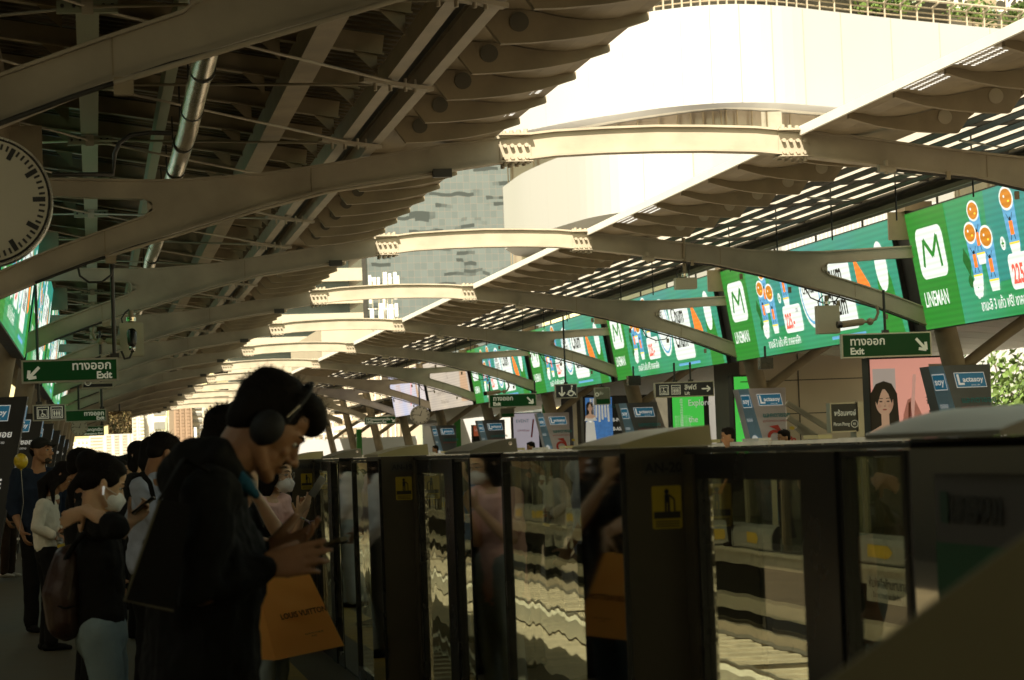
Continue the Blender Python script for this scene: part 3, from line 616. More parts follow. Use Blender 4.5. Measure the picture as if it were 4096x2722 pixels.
for j in range(NB):
    yA = 7.3 + PITCH * j; n_ = 20 - j
    bay = thing('screen_door_bay', (XG, yA, 0), 'glass screen door bay of the near platform with the post marked AN-%d' % n_, 'screen door', 'bays of the near screen door line')
    root, P = make_post('A'); root.parent = bay
    for key in ('label', 'category', 'group'): del root[key]
    P.text('AN-%d' % n_, .028, .165, .040, mat('letter_dim', (.008, .008, .006), .5), 2, .0012); P.mb.build('number_plate', root, off=V((0, 0, 0)))
    root.location = (0, 0, 0)
    if fb is None:
        root, _ = make_post('B'); fb = root
        for key in ('label', 'category', 'group'): del root[key]
        root.parent = bay
    else: root = copy_tree(fb, bay)
    root.location = (0, -3.0, 0)
    for (a, b, kind) in DEFS:
        if kind not in fp:
            root = bpy.data.objects.new('glass_panel', None); COL.objects.link(root)
            L = b - a; zt_ = 1.40 if kind == 'door' else 1.455; q = MB(); q.box(-.006, .006, .03, L - .03, .10, zt_, M['glass']); q.build('pane', root, off=V((0, 0, 0)))
            q = MB(); q.box(-.022, .022, .0, .03, 0, 1.47, M['black']); q.box(-.022, .022, L - .03, L, 0, 1.47, M['black']); q.box(-.022, .022, .03, L - .03, 0, .10, M['black']); q.box(-.022, .022, .03, L - .03, zt_, 1.47, M['black'])
            if kind == 'door': q.box(.023, .032, L - .02, L - .008, .05, 1.46, M['chrome'])
            q.build('frame', root, off=V((0, 0, 0))); fp[kind] = root; root.parent = bay
        else: root = copy_tree(fp[kind], bay)
        root.location = (0, a, 0)
    q = MB(); q.box(-.03, .03, -1.558, -1.262, 0, 1.47, M['black']); q.build('mullion', bay, off=V((0, 0, 0)))
    q = MB(); q.box(-.03, .03, -.118, -.002, 0, 1.47, M['olive']); q.build('mullion', bay, off=V((0, 0, 0)))
    q = MB(); q.box(-.02, .03, -2.99, 3.44, 1.472, 1.486, M['dark']); q.build('top_rail', bay, off=V((0, 0, 0)))
    if j == 0:
        P = Panel((-.0205, -2.25 + .02, .05), (0, -1, 0), (0, 0, 1), (-1, 0, 0), .002)
        P.rect(.02, .05, .55, 1.37, mat('ad_dim', (.085, .075, .068), .5), 1); P.rect(.02, .05, .55, 1.23, mat('ad_dimgreen', (.006, .085, .03), .5), 2)
        P.text('LINEMAN', .125, 1.275, .070, M['ink'], 3, .004); P.rrect(.06, 1.27, .11, 1.335, .01, mat('ad_dimgreen2', (.006, .05, .025), .5), 3)
        P.mb.build('side_advert', bay, off=V((0, 0, 0)))
# ---- opposite line, seen from the tracks
fo = None
for j in range(17):
    y = 27.9 + 5.9 * j
    if fo is None:
        root = thing('opposite_door_bay', (XO, y, 0), 'x', 'screen door bay', 'bays of the opposite screen door line'); q = MB()
        prof = [(-.02, -.0), (-.14, .0), (-.16, .05), (-.16, .22), (-.13, .30), (-.07, .34), (-.02, .34)]
        q.prism(prof, 'y', 0, 3.9, mat('mech_grey', (.44, .44, .42), .45, var=.08)); q.build('mechanism_box', root, off=V((0, 0, 0)))
        q = MB(); q.prism([(-.024, .01), (-.13, .01), (-.15, .05), (-.15, .21), (-.12, .29), (-.07, .33), (-.024, .33)], 'y', -.05, -.004, M['black']); q.box(-.1625, -.02, 1.94, 1.955, .02, .31, M['black']); q.build('box_end', root, off=V((0, 0, 0)))
        for yy in (.45, 2.5):
            P = Panel((-.162, yy + 1.05, .08), (0, -1, 0), (0, 0, 1), (-1, 0, 0), .003); P.poly([(0, 0), (.85, 0), (1.0, .075), (.85, .15), (0, .15)], M['arrowy'], 1); P.mb.build('arrow_sticker', root, off=V((0, 0, 0)))
        q = MB()
        for yy in (.3, 1.95, 3.6, 4.2, 5.5): q.box(-.05, .03, yy, yy + (.05 if yy < 4 else .12), .34 if yy < 4 else 0, 1.44, M['frame'] if yy < 4 else M['steel2'])
        q.box(-.03, .03, 0, 5.9, 1.38, 1.44, M['black']); q.build('frame', root, off=V((0, 0, 0)))
        q = MB(); q.box(-.005, .005, .35, 1.95, .34, 1.38, M['cglass']); q.build('pane', root, off=V((0, 0, 0)))
        q = MB(); q.box(-.005, .005, 2.0, 3.6, .34, 1.38, M['cglass']); q.build('pane', root, off=V((0, 0, 0)))
        q = MB(); q.box(-.005, .005, 4.32, 5.5, .02, 1.38, M['cglass']); q.build('pane', root, off=V((0, 0, 0)))
        q = MB(); q.box(-.14, .10, .02, 2.6, 1.442, 1.50, mat('cover_grey', (.55, .54, .50), .45)); q.box(-.10, .12, 2.64, 5.86, 1.442, 1.49, mat('cover_grey', (.5,) * 3)); q.box(-.12, .06, .6, 1.5, 1.502, 1.54, mat('cover_grey', (.5,) * 3)); q.build('top_cover', root, off=V((0, 0, 0)))
        q = MB(); q.box(-.10, .08, 3.6, 4.3, 1.50, 1.55, M['capy']); q.build('yellow_cap', root, off=V((0, 0, 0)))
        fo = root
    else: root = copy_tree(fo); root.location = (XO, y, 0)
    root['label'] = 'opposite platform screen door bay with yellow arrow stickers, %s to the camera' % (ORD[j])
P = Panel((XO - .17, 29.4, -.44), (0, -1, 0), (0, 0, 1), (-1, 0, 0), .002)
P.rect(0, 0, 1.75, .30, mat('notice_white', (.55, .54, .5), .6), 1); P.text('ห้ามพิงหรือข้ามชานชาลา', .08, .17, .15, M['ink'], 2, .003); P.text('Do not stand on the line', .25, .055, .10, M['ink'], 2, .001)
tag(P.build('track_notice', None), 'white notice in Thai and English hanging under the opposite platform edge', 'notice')
P = Panel((XO - .17, 51.0, -.46), (0, -1, 0), (0, 0, 1), (-1, 0, 0), .002)
P.rect(0, 0, 2.1, .34, mat('notice_white', (.5,) * 3), 1); P.text('ห้ามยื่นสิ่งของ', .2, .15, .17, M['ink'], 2, .003)
tag(P.build('track_notice', None), 'farther white notice in Thai only under the opposite platform edge', 'notice')

# ================================================================== LED SCREENS
SG = screen_mat('scr_green', (.022, .235, .06), (.04, .27, .14), .53); SGd = screen_mat('scr_green_dark', (.022, .20, .022), None, .53)
ST = screen_mat('scr_teal', (.03, .215, .19), (.03, .25, .15), .53); SB = screen_mat('scr_blue', (.10, .30, .46), None, .6); SW = screen_mat('scr_white', (.62, .66, .58), None, .62)
SO = screen_mat('scr_orange', (.75, .16, .02), None, .7); SR = screen_mat('scr_red', (.8, .08, .05), None, .7); SK = screen_mat('scr_black', (.01, .01, .01), None, .3); SA = screen_mat('scr_amber', (.42, .15, .01), None, .7); SL = screen_mat('scr_leaf', (.01, .10, .015), None, .6); SY = screen_mat('scr_yellow', (.75, .5, .04), None, .7)
def screen(s, k, kind, label):
    """screen in the bay ending at arch k (its far end), tilted towards the tracks"""
    y0 = RY0 + S * k; L = S - .75     # far end y0, near end y0-L
    xb, xt = XC + s * 6.36, XC + s * 6.10; zb, zt = 2.98, 4.68
    root = thing('led_screen', (xb, y0, zb), label, 'screen', 'LED screens of the %s platform' % ('right' if s > 0 else 'left'))
    U = V((xt - xb, 0, zt - zb)); H = U.length; U.normalize()
    if s > 0: O, R = V((xb, y0, zb)), V((0, -1, 0))
    else: O, R = V((xb, y0 - L, zb)), V((0, 1, 0))
    N = R.cross(U)
    q = MB(); n_ = -N * .16
    c = [O, O + R * L, O + R * L + U * H, O + U * H]; q.add(c + [p + n_ for p in c], [(3, 2, 1, 0)[::-1], (4, 5, 6, 7)[::-1], (0, 1, 5, 4)[::-1], (1, 2, 6, 5)[::-1], (2, 3, 7, 6)[::-1], (3, 0, 4, 7)[::-1]], M['wrapblack']); q.build('cabinet', root)
    # black closing panel between this screen and the next
    q = MB(); a = O + R * (L + .02) if s > 0 else O - R * .02; b = O + R * (S - .03) if s > 0 else O - R * .72
    c = [a + n_ * .4, b + n_ * .4, b + U * H + n_ * .4, a + U * H + n_ * .4]; q.add(c + [p + n_ * .5 for p in c], [(0, 1, 2, 3), (7, 6, 5, 4), (0, 4, 5, 1), (2, 6, 7, 3), (1, 5, 6, 2), (3, 7, 4, 0)], M['wrapblack']); q.build('closing_panel', root)
    q = MB()
    for t in (.12, .35, .6, .85):
        p = O + R * (L * t) + U * H - N * .08; q.cyl(p, p + V((0, 0, .45)), .018, M['dark'], 6)
    q.build('hanger', root)
    P = Panel(O, R, U, N, .006); e = .02
    if kind == 'green':
        X = lambda f: f * L; Z = lambda t: t * H
        P.rect(e, e, L - e, H - e, SG, 1); P.rect(e, e, X(.165), H - e, SGd, 2)
        P.poly([(X(.30), Z(.28)), (L - e, Z(.35)), (L - e, H - e), (X(.32), H - e)], ST, 1.5)
        P.rrect(X(.03), Z(.42), X(.142), Z(.84), .16, SW, 3)
        for a, b in (((.05, .52), (.062, .74)), ((.062, .74), (.092, .60)), ((.092, .60), (.118, .76)), ((.118, .76), (.122, .50))):
            P.line((X(a[0]), Z(a[1])), (X(b[0]), Z(b[1])), .085, SGd, 4)
        P.text('LINEMAN', X(.022), Z(.195), .30, SW, 3, .004, sx=.80)
        def cup(fx, t, sc_=1.0):
            x, z = X(fx), Z(t); w_ = .22 * sc_
            P.poly([(x - w_, z), (x + w_, z), (x + w_ * .8, z - .62), (x + w_ * .4, z - .70), (x - w_ * .4, z - .70), (x - w_ * .8, z - .62)], SB, 2.4)
            P.poly([(x - w_ * .8, z - .58), (x + w_ * .8, z - .58), (x + w_ * .6, z - .72), (x - w_ * .6, z - .72)], SW, 2.8); P.line((x - w_ * .75, z - .575), (x + w_ * .75, z - .575), .025, SY, 3.0)
            P.rect(x - w_ * .28, z - .47, x + w_ * .28, z - .29, SO, 3.2)
            for q_ in (-1, 1): P.line((x + q_ * .03, z - .28), (x + q_ * .11, z - .19), .014, SK, 3.4); P.line((x + q_ * .05, z - .47), (x + q_ * .08, z - .54), .018, SK, 3.4)
            P.disc(x, z - .265, .03, .03, SK, 3.5)
            P.disc(x, z, .235 * sc_, .15 * sc_, SW, 3.6, 24); P.disc(x, z, .20 * sc_, .12 * sc_, SA, 3.8, 24); P.disc(x - .06, z + .03, .03, .02, SW, 4, 8); P.disc(x + .07, z - .04, .04, .015, SY, 4, 8)
        cup(.275, .86, .95); cup(.25, .70); cup(.305, .64, 1.05); cup(.40, .88, 1.05)
        P.disc(X(.36), Z(.56), .09, .09, SW, 3); P.line((X(.36) - .05, Z(.56)), (X(.36) + .05, Z(.56)), .025, SGd, 3.3); P.line((X(.36), Z(.56) - .05), (X(.36), Z(.56) + .05), .025, SGd, 3.5)
        P.poly([(X(.205), Z(.5)), (X(.215), Z(.60)), (X(.235), Z(.48)), (X(.225), Z(.36))], SL, 4.2); P.disc(X(.222), Z(.33), .10, .09, SL, 4.1, 10)
        for i in range(7): P.disc(X(.245) + .11 * math.cos(i * .9), Z(.27) + .08 * math.sin(i * .9), .085, .075, SW, 4.3 + i * .05, 10)
        P.rrect(X(.365), Z(.20), X(.475), Z(.47), .10, SW, 3); P.text('225.-', X(.375), Z(.25), .34, SR, 4, .012, sx=.8); P.text('300', X(.445), Z(.39), .10, SK, 4)
        P.text('ชามะลิ 3 แก้ว ฟรี! ชาคลาสสิก', X(.24), Z(.085), .20, SW, 3, .003, sx=.9)
        P.disc(X(.545), Z(.55), .60, .60, SW, 3, 28); P.ring(X(.545), Z(.55), .54, .05, SB, 3.5, 28); P.text('USERS', X(.51), Z(.66), .22, SK, 4, .006, sx=.8); P.text('CHOICE', X(.505), Z(.54), .22, SK, 4, .006, sx=.8)
        P.rrect(X(.61), Z(.13), X(.775), Z(.80), .12, SW, 3); P.text('Chum', X(.63), Z(.56), .50, SK, 4, .012, sx=.85); P.text('Chum', X(.63), Z(.28), .50, SK, 4, .012, sx=.85)
        P.poly([(X(.80), Z(.80)), (X(.815), Z(.72)), (X(.86), Z(.50)), (X(.875), Z(.34)), (X(.835), Z(.30)), (X(.805), Z(.46))], SO, 3)
        P.poly([(X(.89), e), (X(.90), Z(.5)), (X(.93), Z(.78)), (X(.965), Z(.5)), (X(.985), e)], SGd, 2.6); P.disc(X(.93), Z(.62), .28, .38, SW, 3, 24)
        P.rect(X(.62), Z(.06), X(.80), Z(.09), SB, 3)
    elif kind == 'pale':
        a = screen_mat('scr_paper', (.50, .42, .32), (.42, .36, .29), .53); b = screen_mat('scr_ink', (.10, .08, .06), None, .6)
        P.rect(e, e, L - e, H - e, a, 1); P.text('มหกรรมสินค้า', L * .2, H * .80, .28, b, 2, .004); P.text('MEGA HALL', L * .25, H * .45, .25, b, 2, .006)
        P.text('BITEC Bangkok, Thailand', L * .3, H * .12, .18, b, 2); P.text('งานแสดงสินค้าและนวัตกรรม', L * .22, H * .30, .2, b, 2); P.poly([(L * .78, H * .1), (L * .97, H * .1), (L * .97, H * .85), (L * .85, H * .85)], screen_mat('scr_tan', (.42, .27, .16), None, .6), 2)
        P.ring(L * .55, H * .66, .14, .03, b, 2)
    else:
        a = screen_mat('scr_lilac', (.36, .38, .50), (.50, .44, .42), .60); b = screen_mat('scr_tan', (.42, .27, .16), None, .6)
        P.rect(e, e, L - e, H - e, a, 1); P.text('อีเวนต์', L * .2, H * .55, .5, b, 2, .01); P.disc(L * .8, H * .4, .3, .5, b, 2); P.line((L * .55, H * .2), (L * .7, H * .8), .06, SR, 2); P.text('EVENT 2023', L * .2, H * .3, .22, b, 2)
    P.build('display', root)
for i, k in enumerate(range(1, 6)):
    screen(1, k, 'green', 'green LED screen with iced tea advert, %s to the camera on the right' % ORD[i])
screen(1, 6, 'pale', 'beige LED screen with a printed notice, beyond the green screens on the right')
screen(1, 7, 'lilac', 'pale lilac LED screen, farthest of the screens on the right')
for i, k in enumerate(range(1, 6)):
    screen(-1, k, 'green', 'green LED screen seen edge-on on the left, %s to the camera' % ORD[i])
# ================================================================== SIGNS, CLOCKS, CAMERAS
def rect_at(X0, Y0, X1, Y1, y):
    a, b = D(X0, (Y0 + Y1) / 2, y=y), D(X1, (Y0 + Y1) / 2, y=y); c = D((X0 + X1) / 2, Y1, y=y).z; d = D((X0 + X1) / 2, Y0, y=y).z
    return a.x, b.x, c, d
def sign(name, X0, Y0, X1, Y1, y, body, label, cat='sign', depth=.09, group=None, poles=(), ptop=3.9, fr=M['frame'], rim=.018):
    x0, x1, z0, z1 = rect_at(X0, Y0, X1, Y1, y)
    root = thing(name, ((x0 + x1) / 2, y, z0), label, cat, group)
    q = MB(); q.box(x0, x1, y, y + depth, z0, z1, fr); q.build('frame', root)
    P = Panel((x0, y - .001, z0), (1, 0, 0), (0, 0, 1), (0, -1, 0), .002); w_, h = x1 - x0, z1 - z0
    P.rect(rim, rim, w_ - rim, h - rim, body, 1)
    for f in poles:
        q = MB(); q.cyl((x0 + w_ * f, y + depth / 2, z1), (x0 + w_ * f, y + depth / 2, ptop), .02, M['dark'], 8); q.box(x0 + w_ * f - .04, x0 + w_ * f + .04, y, y + depth, z1, z1 + .04, M['dark']); q.build('hanger', root)
    return root, P, w_, h
def lift_icon(P, x, z, a, m, kind):
    P.frame(x, z, x + a, z + a, a * .06, m, 2); P.frame(x + a * .12, z + a * .12, x + a * .88, z + a * .78, a * .045, m, 2)
    if kind == 'w':
        P.disc(x + a * .45, z + a * .66, a * .06, a * .06, m, 3, 10); P.line((x + a * .45, z + a * .58), (x + a * .47, z + a * .38), a * .06, m, 3); P.line((x + a * .47, z + a * .40), (x + a * .64, z + a * .36), a * .06, m, 3); P.line((x + a * .64, z + a * .38), (x + a * .72, z + a * .22), a * .06, m, 3); P.ring(x + a * .47, z + a * .31, a * .15, a * .05, m, 3, 14)
    else:
        for dx in (.30, .5, .7):
            P.disc(x + a * dx, z + a * .60, a * .06, a * .06, m, 3, 10); P.rect(x + a * (dx - .07), z + a * .32, x + a * (dx + .07), z + a * .52, m, 3); P.rect(x + a * (dx - .04), z + a * .2, x + a * (dx + .04), z + a * .32, m, 3)
WL = M['signw']
# near exit sign (left)
r, P, w_, h = sign('exit_sign', 49, 827, 273, 881, RY0, M['signg'], 'green exit sign with arrow down-left, hanging nearest on the left', 'exit sign', poles=(.965,), ptop=D(267, 590, y=RY0).z)
P.text('ทางออก', w_ * .93, h * .52, h * .50, WL, 2, .0022, 'RIGHT', 1.02); P.text('Exit', w_ * .93, h * .13, h * .42, WL, 2, .003, 'RIGHT'); P.arrow(w_ * .13, h * .46, h * .62, math.radians(225), h * .13, WL, 2); P.build('sign_face', r)
q = MB(); q.pipe([D(179, 612, y=RY0), D(184, 636, y=RY0), D(205, 651, y=RY0), D(235, 650, y=RY0), D(255, 635, y=RY0), D(264, 610, y=RY0)], .011, M['dark']); q.build('cable', r)
r, P, w_, h = sign('wayfinding_sign', 188, 881, 263, 896, RY0 + 3, M['signb'], 'dark sign mostly hidden right below the nearest left exit sign', 'sign'); P.ring(w_ * .2, h * 1.0, h * .5, h * .1, WL, 2); P.build('sign_face', r)
r, P, w_, h = sign('lift_sign', 75, 932, 151, 970, 34, M['signb'], 'black lift sign with two square icons hanging on the left platform', 'lift sign', poles=(.2,)); lift_icon(P, w_ * .13, h * .14, h * .72, WL, 'w'); lift_icon(P, w_ * .55, h * .14, h * .72, WL, 'p'); P.build('sign_face', r)
r, P, w_, h = sign('exit_sign', 150, 944, 245, 972, 46, M['signg'], 'green exit sign hanging beside the black lift sign, left platform', 'exit sign', poles=(.9,)); P.text('ทางออก', w_ * .95, h * .50, h * .5, WL, 2, .003, 'RIGHT'); P.text('Exit', w_ * .95, h * .14, h * .42, WL, 2, .003, 'RIGHT'); P.build('sign_face', r)
r, P, w_, h = sign('exit_sign', 172, 982, 240, 1005, 60, M['signg'], 'small green emergency exit sign behind the far left clock', 'exit sign', poles=(.93,), ptop=3.6); P.text('ทางออกฉุกเฉิน', w_ * .95, h * .5, h * .4, WL, 2, .003, 'RIGHT'); P.text('Emergency Exit', w_ * .95, h * .14, h * .3, WL, 2, .003, 'RIGHT'); P.build('sign_face', r)
# right signs
r, P, w_, h = sign('exit_sign', 1939, 767, 2146, 823, 33.6, M['signg'], 'green exit sign with arrow down-right, largest one on the right platform', 'exit sign', poles=(.5,), ptop=3.5); P.text('ทางออก', w_ * .09, h * .52, h * .46, WL, 2, .003); P.text('Exit', w_ * .09, h * .15, h * .38, WL, 2, .004); P.arrow(w_ * .88, h * .50, h * .60, math.radians(-48), h * .12, WL, 2); P.build('sign_face', r)
r, P, w_, h = sign('exit_sign', 1127, 908, 1236, 938, 62, M['signg'], 'green exit sign hanging between the round clock and the wheelchair sign', 'exit sign', poles=(.02, .98), ptop=3.2); P.text('ทางออก', w_ * .08, h * .52, h * .48, WL, 2, .003); P.text('Exit', w_ * .08, h * .15, h * .38, WL, 2, .005); P.arrow(w_ * .86, h * .48, h * .62, math.radians(-48), h * .12, WL, 2); P.build('sign_face', r)
r, P, w_, h = sign('wheelchair_sign', 1279, 885, 1330, 918, 55, M['signb'], 'dark blue wheelchair sign with a down arrow on a long pole', 'sign', poles=(.5,), ptop=4.9); P.arrow(w_ * .3, h * .5, h * .62, -math.pi / 2, h * .1, WL, 2)
P.disc(w_ * .76, h * .83, h * .07, h * .07, WL, 2, 10); P.line((w_ * .75, h * .74), (w_ * .73, h * .45), h * .07, WL, 2); P.line((w_ * .73, h * .45), (w_ * .85, h * .42), h * .07, WL, 2); P.line((w_ * .85, h * .42), (w_ * .92, h * .2), h * .07, WL, 2); P.ring(w_ * .70, h * .35, h * .22, h * .07, WL, 2); P.line((w_ * .52, h * .25), (w_ * .72, h * .5), h * .06, WL, 2); P.build('sign_face', r)
r, P, w_, h = sign('lift_sign', 1508, 880, 1645, 915, 46, M['signb'], 'long black lift sign with two icons and an arrow, right platform', 'lift sign', poles=(.35, .62), ptop=3.0); lift_icon(P, w_ * .08, h * .18, h * .62, WL, 'w'); lift_icon(P, w_ * .28, h * .18, h * .62, WL, 'p'); P.text('ลิฟต์', w_ * .50, h * .48, h * .44, WL, 2, .002); P.text('Lift', w_ * .50, h * .15, h * .27, WL, 2, .002); P.arrow(w_ * .86, h * .5, h * .55, 0, h * .09, WL, 2); P.build('sign_face', r)
r, P, w_, h = sign('exit_sign', 840, 960, 912, 978, 90, M['signg'], 'small green emergency exit sign left of the right-hand clock', 'exit sign', poles=()); lift_icon(P, w_ * .05, h * .18, h * .65, WL, 'w'); P.text('ทางออกฉุกเฉิน', w_ * .22, h * .5, h * .4, WL, 2, .003); P.text('Emergency Exit', w_ * .22, h * .16, h * .3, WL, 2, .003); P.arrow(w_ * .9, h * .5, h * .55, math.radians(-48), h * .1, WL, 2); P.build('sign_face', r)
r, P, w_, h = sign('station_sign', 1913, 928, 1977, 996, 36, mat('station_dark', (.03, .032, .03), .4), 'dark station name sign reading Phrom Phong on the right platform', 'station sign', depth=.2); P.text('พร้อมพงษ์', w_ * .14, h * .56, h * .25, WL, 2, .002, sx=.72); P.text('Phrom Phong', w_ * .10, h * .22, h * .17, WL, 2, .001, sx=.60); P.ring(w_ * .86, h * .27, h * .13, h * .02, WL, 2); P.text('E5', w_ * .80, h * .235, h * .10, WL, 2, .001); P.build('sign_face', r)
q = MB(); q.box(-.05 + D(1979, 960, y=36).x, D(1990, 960, y=36).x, 36, 36.3, 0, D(1980, 926, y=36).z, M['frame']); tag(q.build('sign_post'), 'pale metal post at the right side of the Phrom Phong sign', 'post')
r, P, w_, h = sign('information_sign', 1370, 893, 1406, 933, 56, mat('info_grey', (.16, .16, .12), .4), 'hanging grey and green information sign between wheelchair and lift signs', 'sign', poles=(.5,), ptop=2.9); P.rect(w_ * .12, h * .05, w_ * .95, h * .33, M['signg'], 2); P.text('ชั้น', w_ * .3, h * .6, h * .2, WL, 2); P.ring(w_ * .15, h * .6, h * .12, .02, WL, 2); P.build('sign_face', r)
r, P, w_, h = sign('information_sign', 1152, 940, 1185, 962, 75, mat('info_grey', (.16, .16, .12), .4), 'small hanging information sign below the middle right exit sign', 'sign'); P.rect(w_ * .12, h * .05, w_ * .95, h * .4, M['signg'], 2); P.build('sign_face', r)
# clocks
def clock(X, Y, rD, y, label, mins=True, pole=True):
    c = D(X, Y, y=y); R = rD * K * y / FPX
    root = thing('platform_clock', c, label, 'clock')
    q = MB(); n = 48; q.cyl(c + V((0, .0, 0)), c + V((0, .13, 0)), R, M['steelrim'], n); q.build('rim', root)
    q = MB(); q.cyl(c + V((0, -.012, 0)), c + V((0, .002, 0)), R * .965, M['black'], n); q.build('bezel', root)
    q = MB(); q.cyl(c + V((0, -.016, 0)), c + V((0, -.011, 0)), R * .93, M['clock'], n); q.build('face', root)
    P = Panel(c + V((0, -.017, 0)), (1, 0, 0), (0, 0, 1), (0, -1, 0), .0015)
    for i in range(60):
        a = math.radians(6 * i); big = i % 5 == 0
        if not big and not mins: continue
        r1_, r2_ = R * (.89), R * (.70 if big else .80); P.line((r1_ * math.sin(a), r1_ * math.cos(a)), (r2_ * math.sin(a), r2_ * math.cos(a)), R * (.075 if big else .035), M['ink'], 1)
    P.build('markings', root)
    P = Panel(c + V((0, -.019, 0)), (1, 0, 0), (0, 0, 1), (0, -1, 0), .0015)
    a = math.radians(23); P.line((-.12 * R * math.sin(a), -.12 * R * math.cos(a)), (.5 * R * math.sin(a), .5 * R * math.cos(a)), R * .06, M['ink'], 1); P.build('hour_hand', root)
    P = Panel(c + V((0, -.021, 0)), (1, 0, 0), (0, 0, 1), (0, -1, 0), .0015)
    a = math.radians(276); P.line((-.12 * R * math.sin(a), -.12 * R * math.cos(a)), (.8 * R * math.sin(a), .8 * R * math.cos(a)), R * .045, M['ink'], 1); P.disc(0, 0, R * .05, R * .05, M['ink'], 2); P.build('minute_hand', root)
    if pole: q = MB(); q.cyl(c + V((0, .06, R)), c + V((0, .06, 4.0 - c.z)), .025, M['dark']); q.build('hanger', root)
clock(-33, 463, 150, 13.0, 'large round station clock cut off by the left edge')
clock(968, 957, 22.5, 86, 'round station clock with dark hands over the right platform')
clock(183, 985, 19, 58, 'small round clock under the far left exit sign', mins=False)
# loudspeaker boxes, cameras
def hang_box(X0, Y0, X1, Y1, y, label, top, depth=.16, m=M['boxbeige']):
    x0, x1, z0, z1 = rect_at(X0, Y0, X1, Y1, y); root = thing('junction_box', ((x0 + x1) / 2, y, z0), label, 'junction box')
    q = MB(); q.box(x0, x1, y, y + depth, z0, z1, m); q.box(x0 - .006, x1 + .006, y - .006, y - .001, z0 + .01, z1 - .01, m); q.build('housing', root)
    q = MB(); q.cyl(((x0 + x1) / 2, y + depth / 2, z1), ((x0 + x1) / 2, y + depth / 2, top), .028, M['steel2']); q.cyl(((x0 + x1) / 2, y + depth / 2, z1 + .02), ((x0 + x1) / 2, y + depth / 2, z1 + .06), .05, M['chrome'], 10); q.build('bracket', root)
    q = MB(); q.pipe([(x0 + .03, y + .05, z1), (x0 + .02, y + .05, z1 + .05), (x0 + .06, y + .05, z1 + .11), (x0 + .1, y + .05, z1 + .14)], .009, M['dark']); q.build('cable', root)
    return root
hang_box(277, 744, 330, 821, RY0 + 2.2, 'beige box hanging from the second left arch, right of the exit sign', D(300, 715, y=RY0 + 2.2).z)
hang_box(1885, 704, 1934, 769, 33.8, 'beige box with a small brand plate hanging above the right exit sign', D(1912, 680, y=33.8).z)
hang_box(1558, 640, 1605, 666, 35, 'pale box with looped black cables under the right roof', 4.4)
def cctv(X, Y, y, label, flip=1, L=.32):
    c = D(X, Y, y=y); root = thing('security_camera', c, label, 'camera')
    q = MB(); q.limb([c, c + V((flip * L * .75, -.05, -.03))], [(.045, .05), (.045, .05)], m=M['steel2']); q.build('housing', root)
    q = MB(); q.cyl(c + V((flip * L * .8, -.05, -.03)), c + V((flip * (L * .8 + .06), -.055, -.035)), .05, M['black']); q.build('hood', root)
    q = MB(); q.pipe([c + V((-.03 * flip, 0, 0)), c + V((-.12 * flip, 0, .0)), c + V((-.20 * flip, 0, .03)), c + V((-.24 * flip, 0, .12)), c + V((-.22 * flip, 0, .22))], .02, M['steel2']); q.ell(c + V((-.12 * flip, 0, 0)), (.05, .05, .05), M['steel2']); q.build('arm', root)
c_ = D(304, 782, y=RY0 + 2.1)
root = thing('dome_camera', c_, 'dark dome camera fixed to the front of the left beige box', 'camera')
q = MB(); q.limb([c_ + V((0, -.05, .06)), c_ + V((0, -.08, -.04))], [(.055, .05), (.05, .045)], m=M['black']); q.build('housing', root)
q = MB(); q.ell(c_ + V((0, -.08, -.10)), (.035, .035, .04), M['bgloss']); q.pipe([c_ + V((.0, -.05, -.13)), c_ + V((-.03, -.05, -.19)), c_ + V((-.08, -.05, -.20)), c_ + V((-.11, -.05, -.12))], .012, M['dark']); q.build('lens', root)
cctv(250, 786, RY0 + 14, 'grey security camera pointing right, left of the beige box', 1)
cctv(1985, 742, 33.6, 'grey bullet camera on an arm, right of the hanging beige box', -1, .38)
cctv(1150, 903, 60, 'small grey camera on a bent arm in front of the third green screen', -1, .4)
q = MB(); c_ = D(1767, 838, y=42); q.box(c_.x - .11, c_.x + .11, 42, 42.2, c_.z - .09, c_.z + .1, M['black']); q.cyl((c_.x, 42.1, c_.z + .1), (c_.x, 42.1, c_.z + .3), .02, M['dark']); tag(q.build('loudspeaker'), 'black loudspeaker below the second nearest right green screen', 'loudspeaker')
q = MB(); c_ = D(1462, 877, y=52); q.box(c_.x - .13, c_.x + .13, 52, 52.2, c_.z - .1, c_.z + .1, M['black']); q.cyl((c_.x, 52.1, c_.z + .1), (c_.x, 52.1, c_.z + .3), .02, M['dark']); tag(q.build('loudspeaker'), 'black loudspeaker behind the hanging information sign', 'loudspeaker')
# distorted safety mirror at the platform end (left)
x0, x1, z0, z1 = rect_at(250, 948, 303, 999, 95)
mm = mat('mirror_sheet', (.75, .62, .42), .03, 1.0, var=0, bump=1.0, bscale=1.6)
mm.node_tree.nodes['Bump'].inputs['Distance'].default_value = .10
root = thing('safety_mirror', ((x0 + x1) / 2, 95, z0), 'square metal mirror with wavy reflections hanging over the left platform end', 'mirror')
q = MB(); q.box(x0, x1, 95, 95.03, z0, z1, mm); q.build('mirror_sheet', root); q = MB(); q.cyl(((x0 + x1) / 2, 95.05, z1), ((x0 + x1) / 2, 95.05, 4.2), .03, M['dark']); q.box(x0 - .02, x1 + .02, 95.04, 95.08, z0 - .02, z1 + .02, M['dark']); q.build('hanger', root)

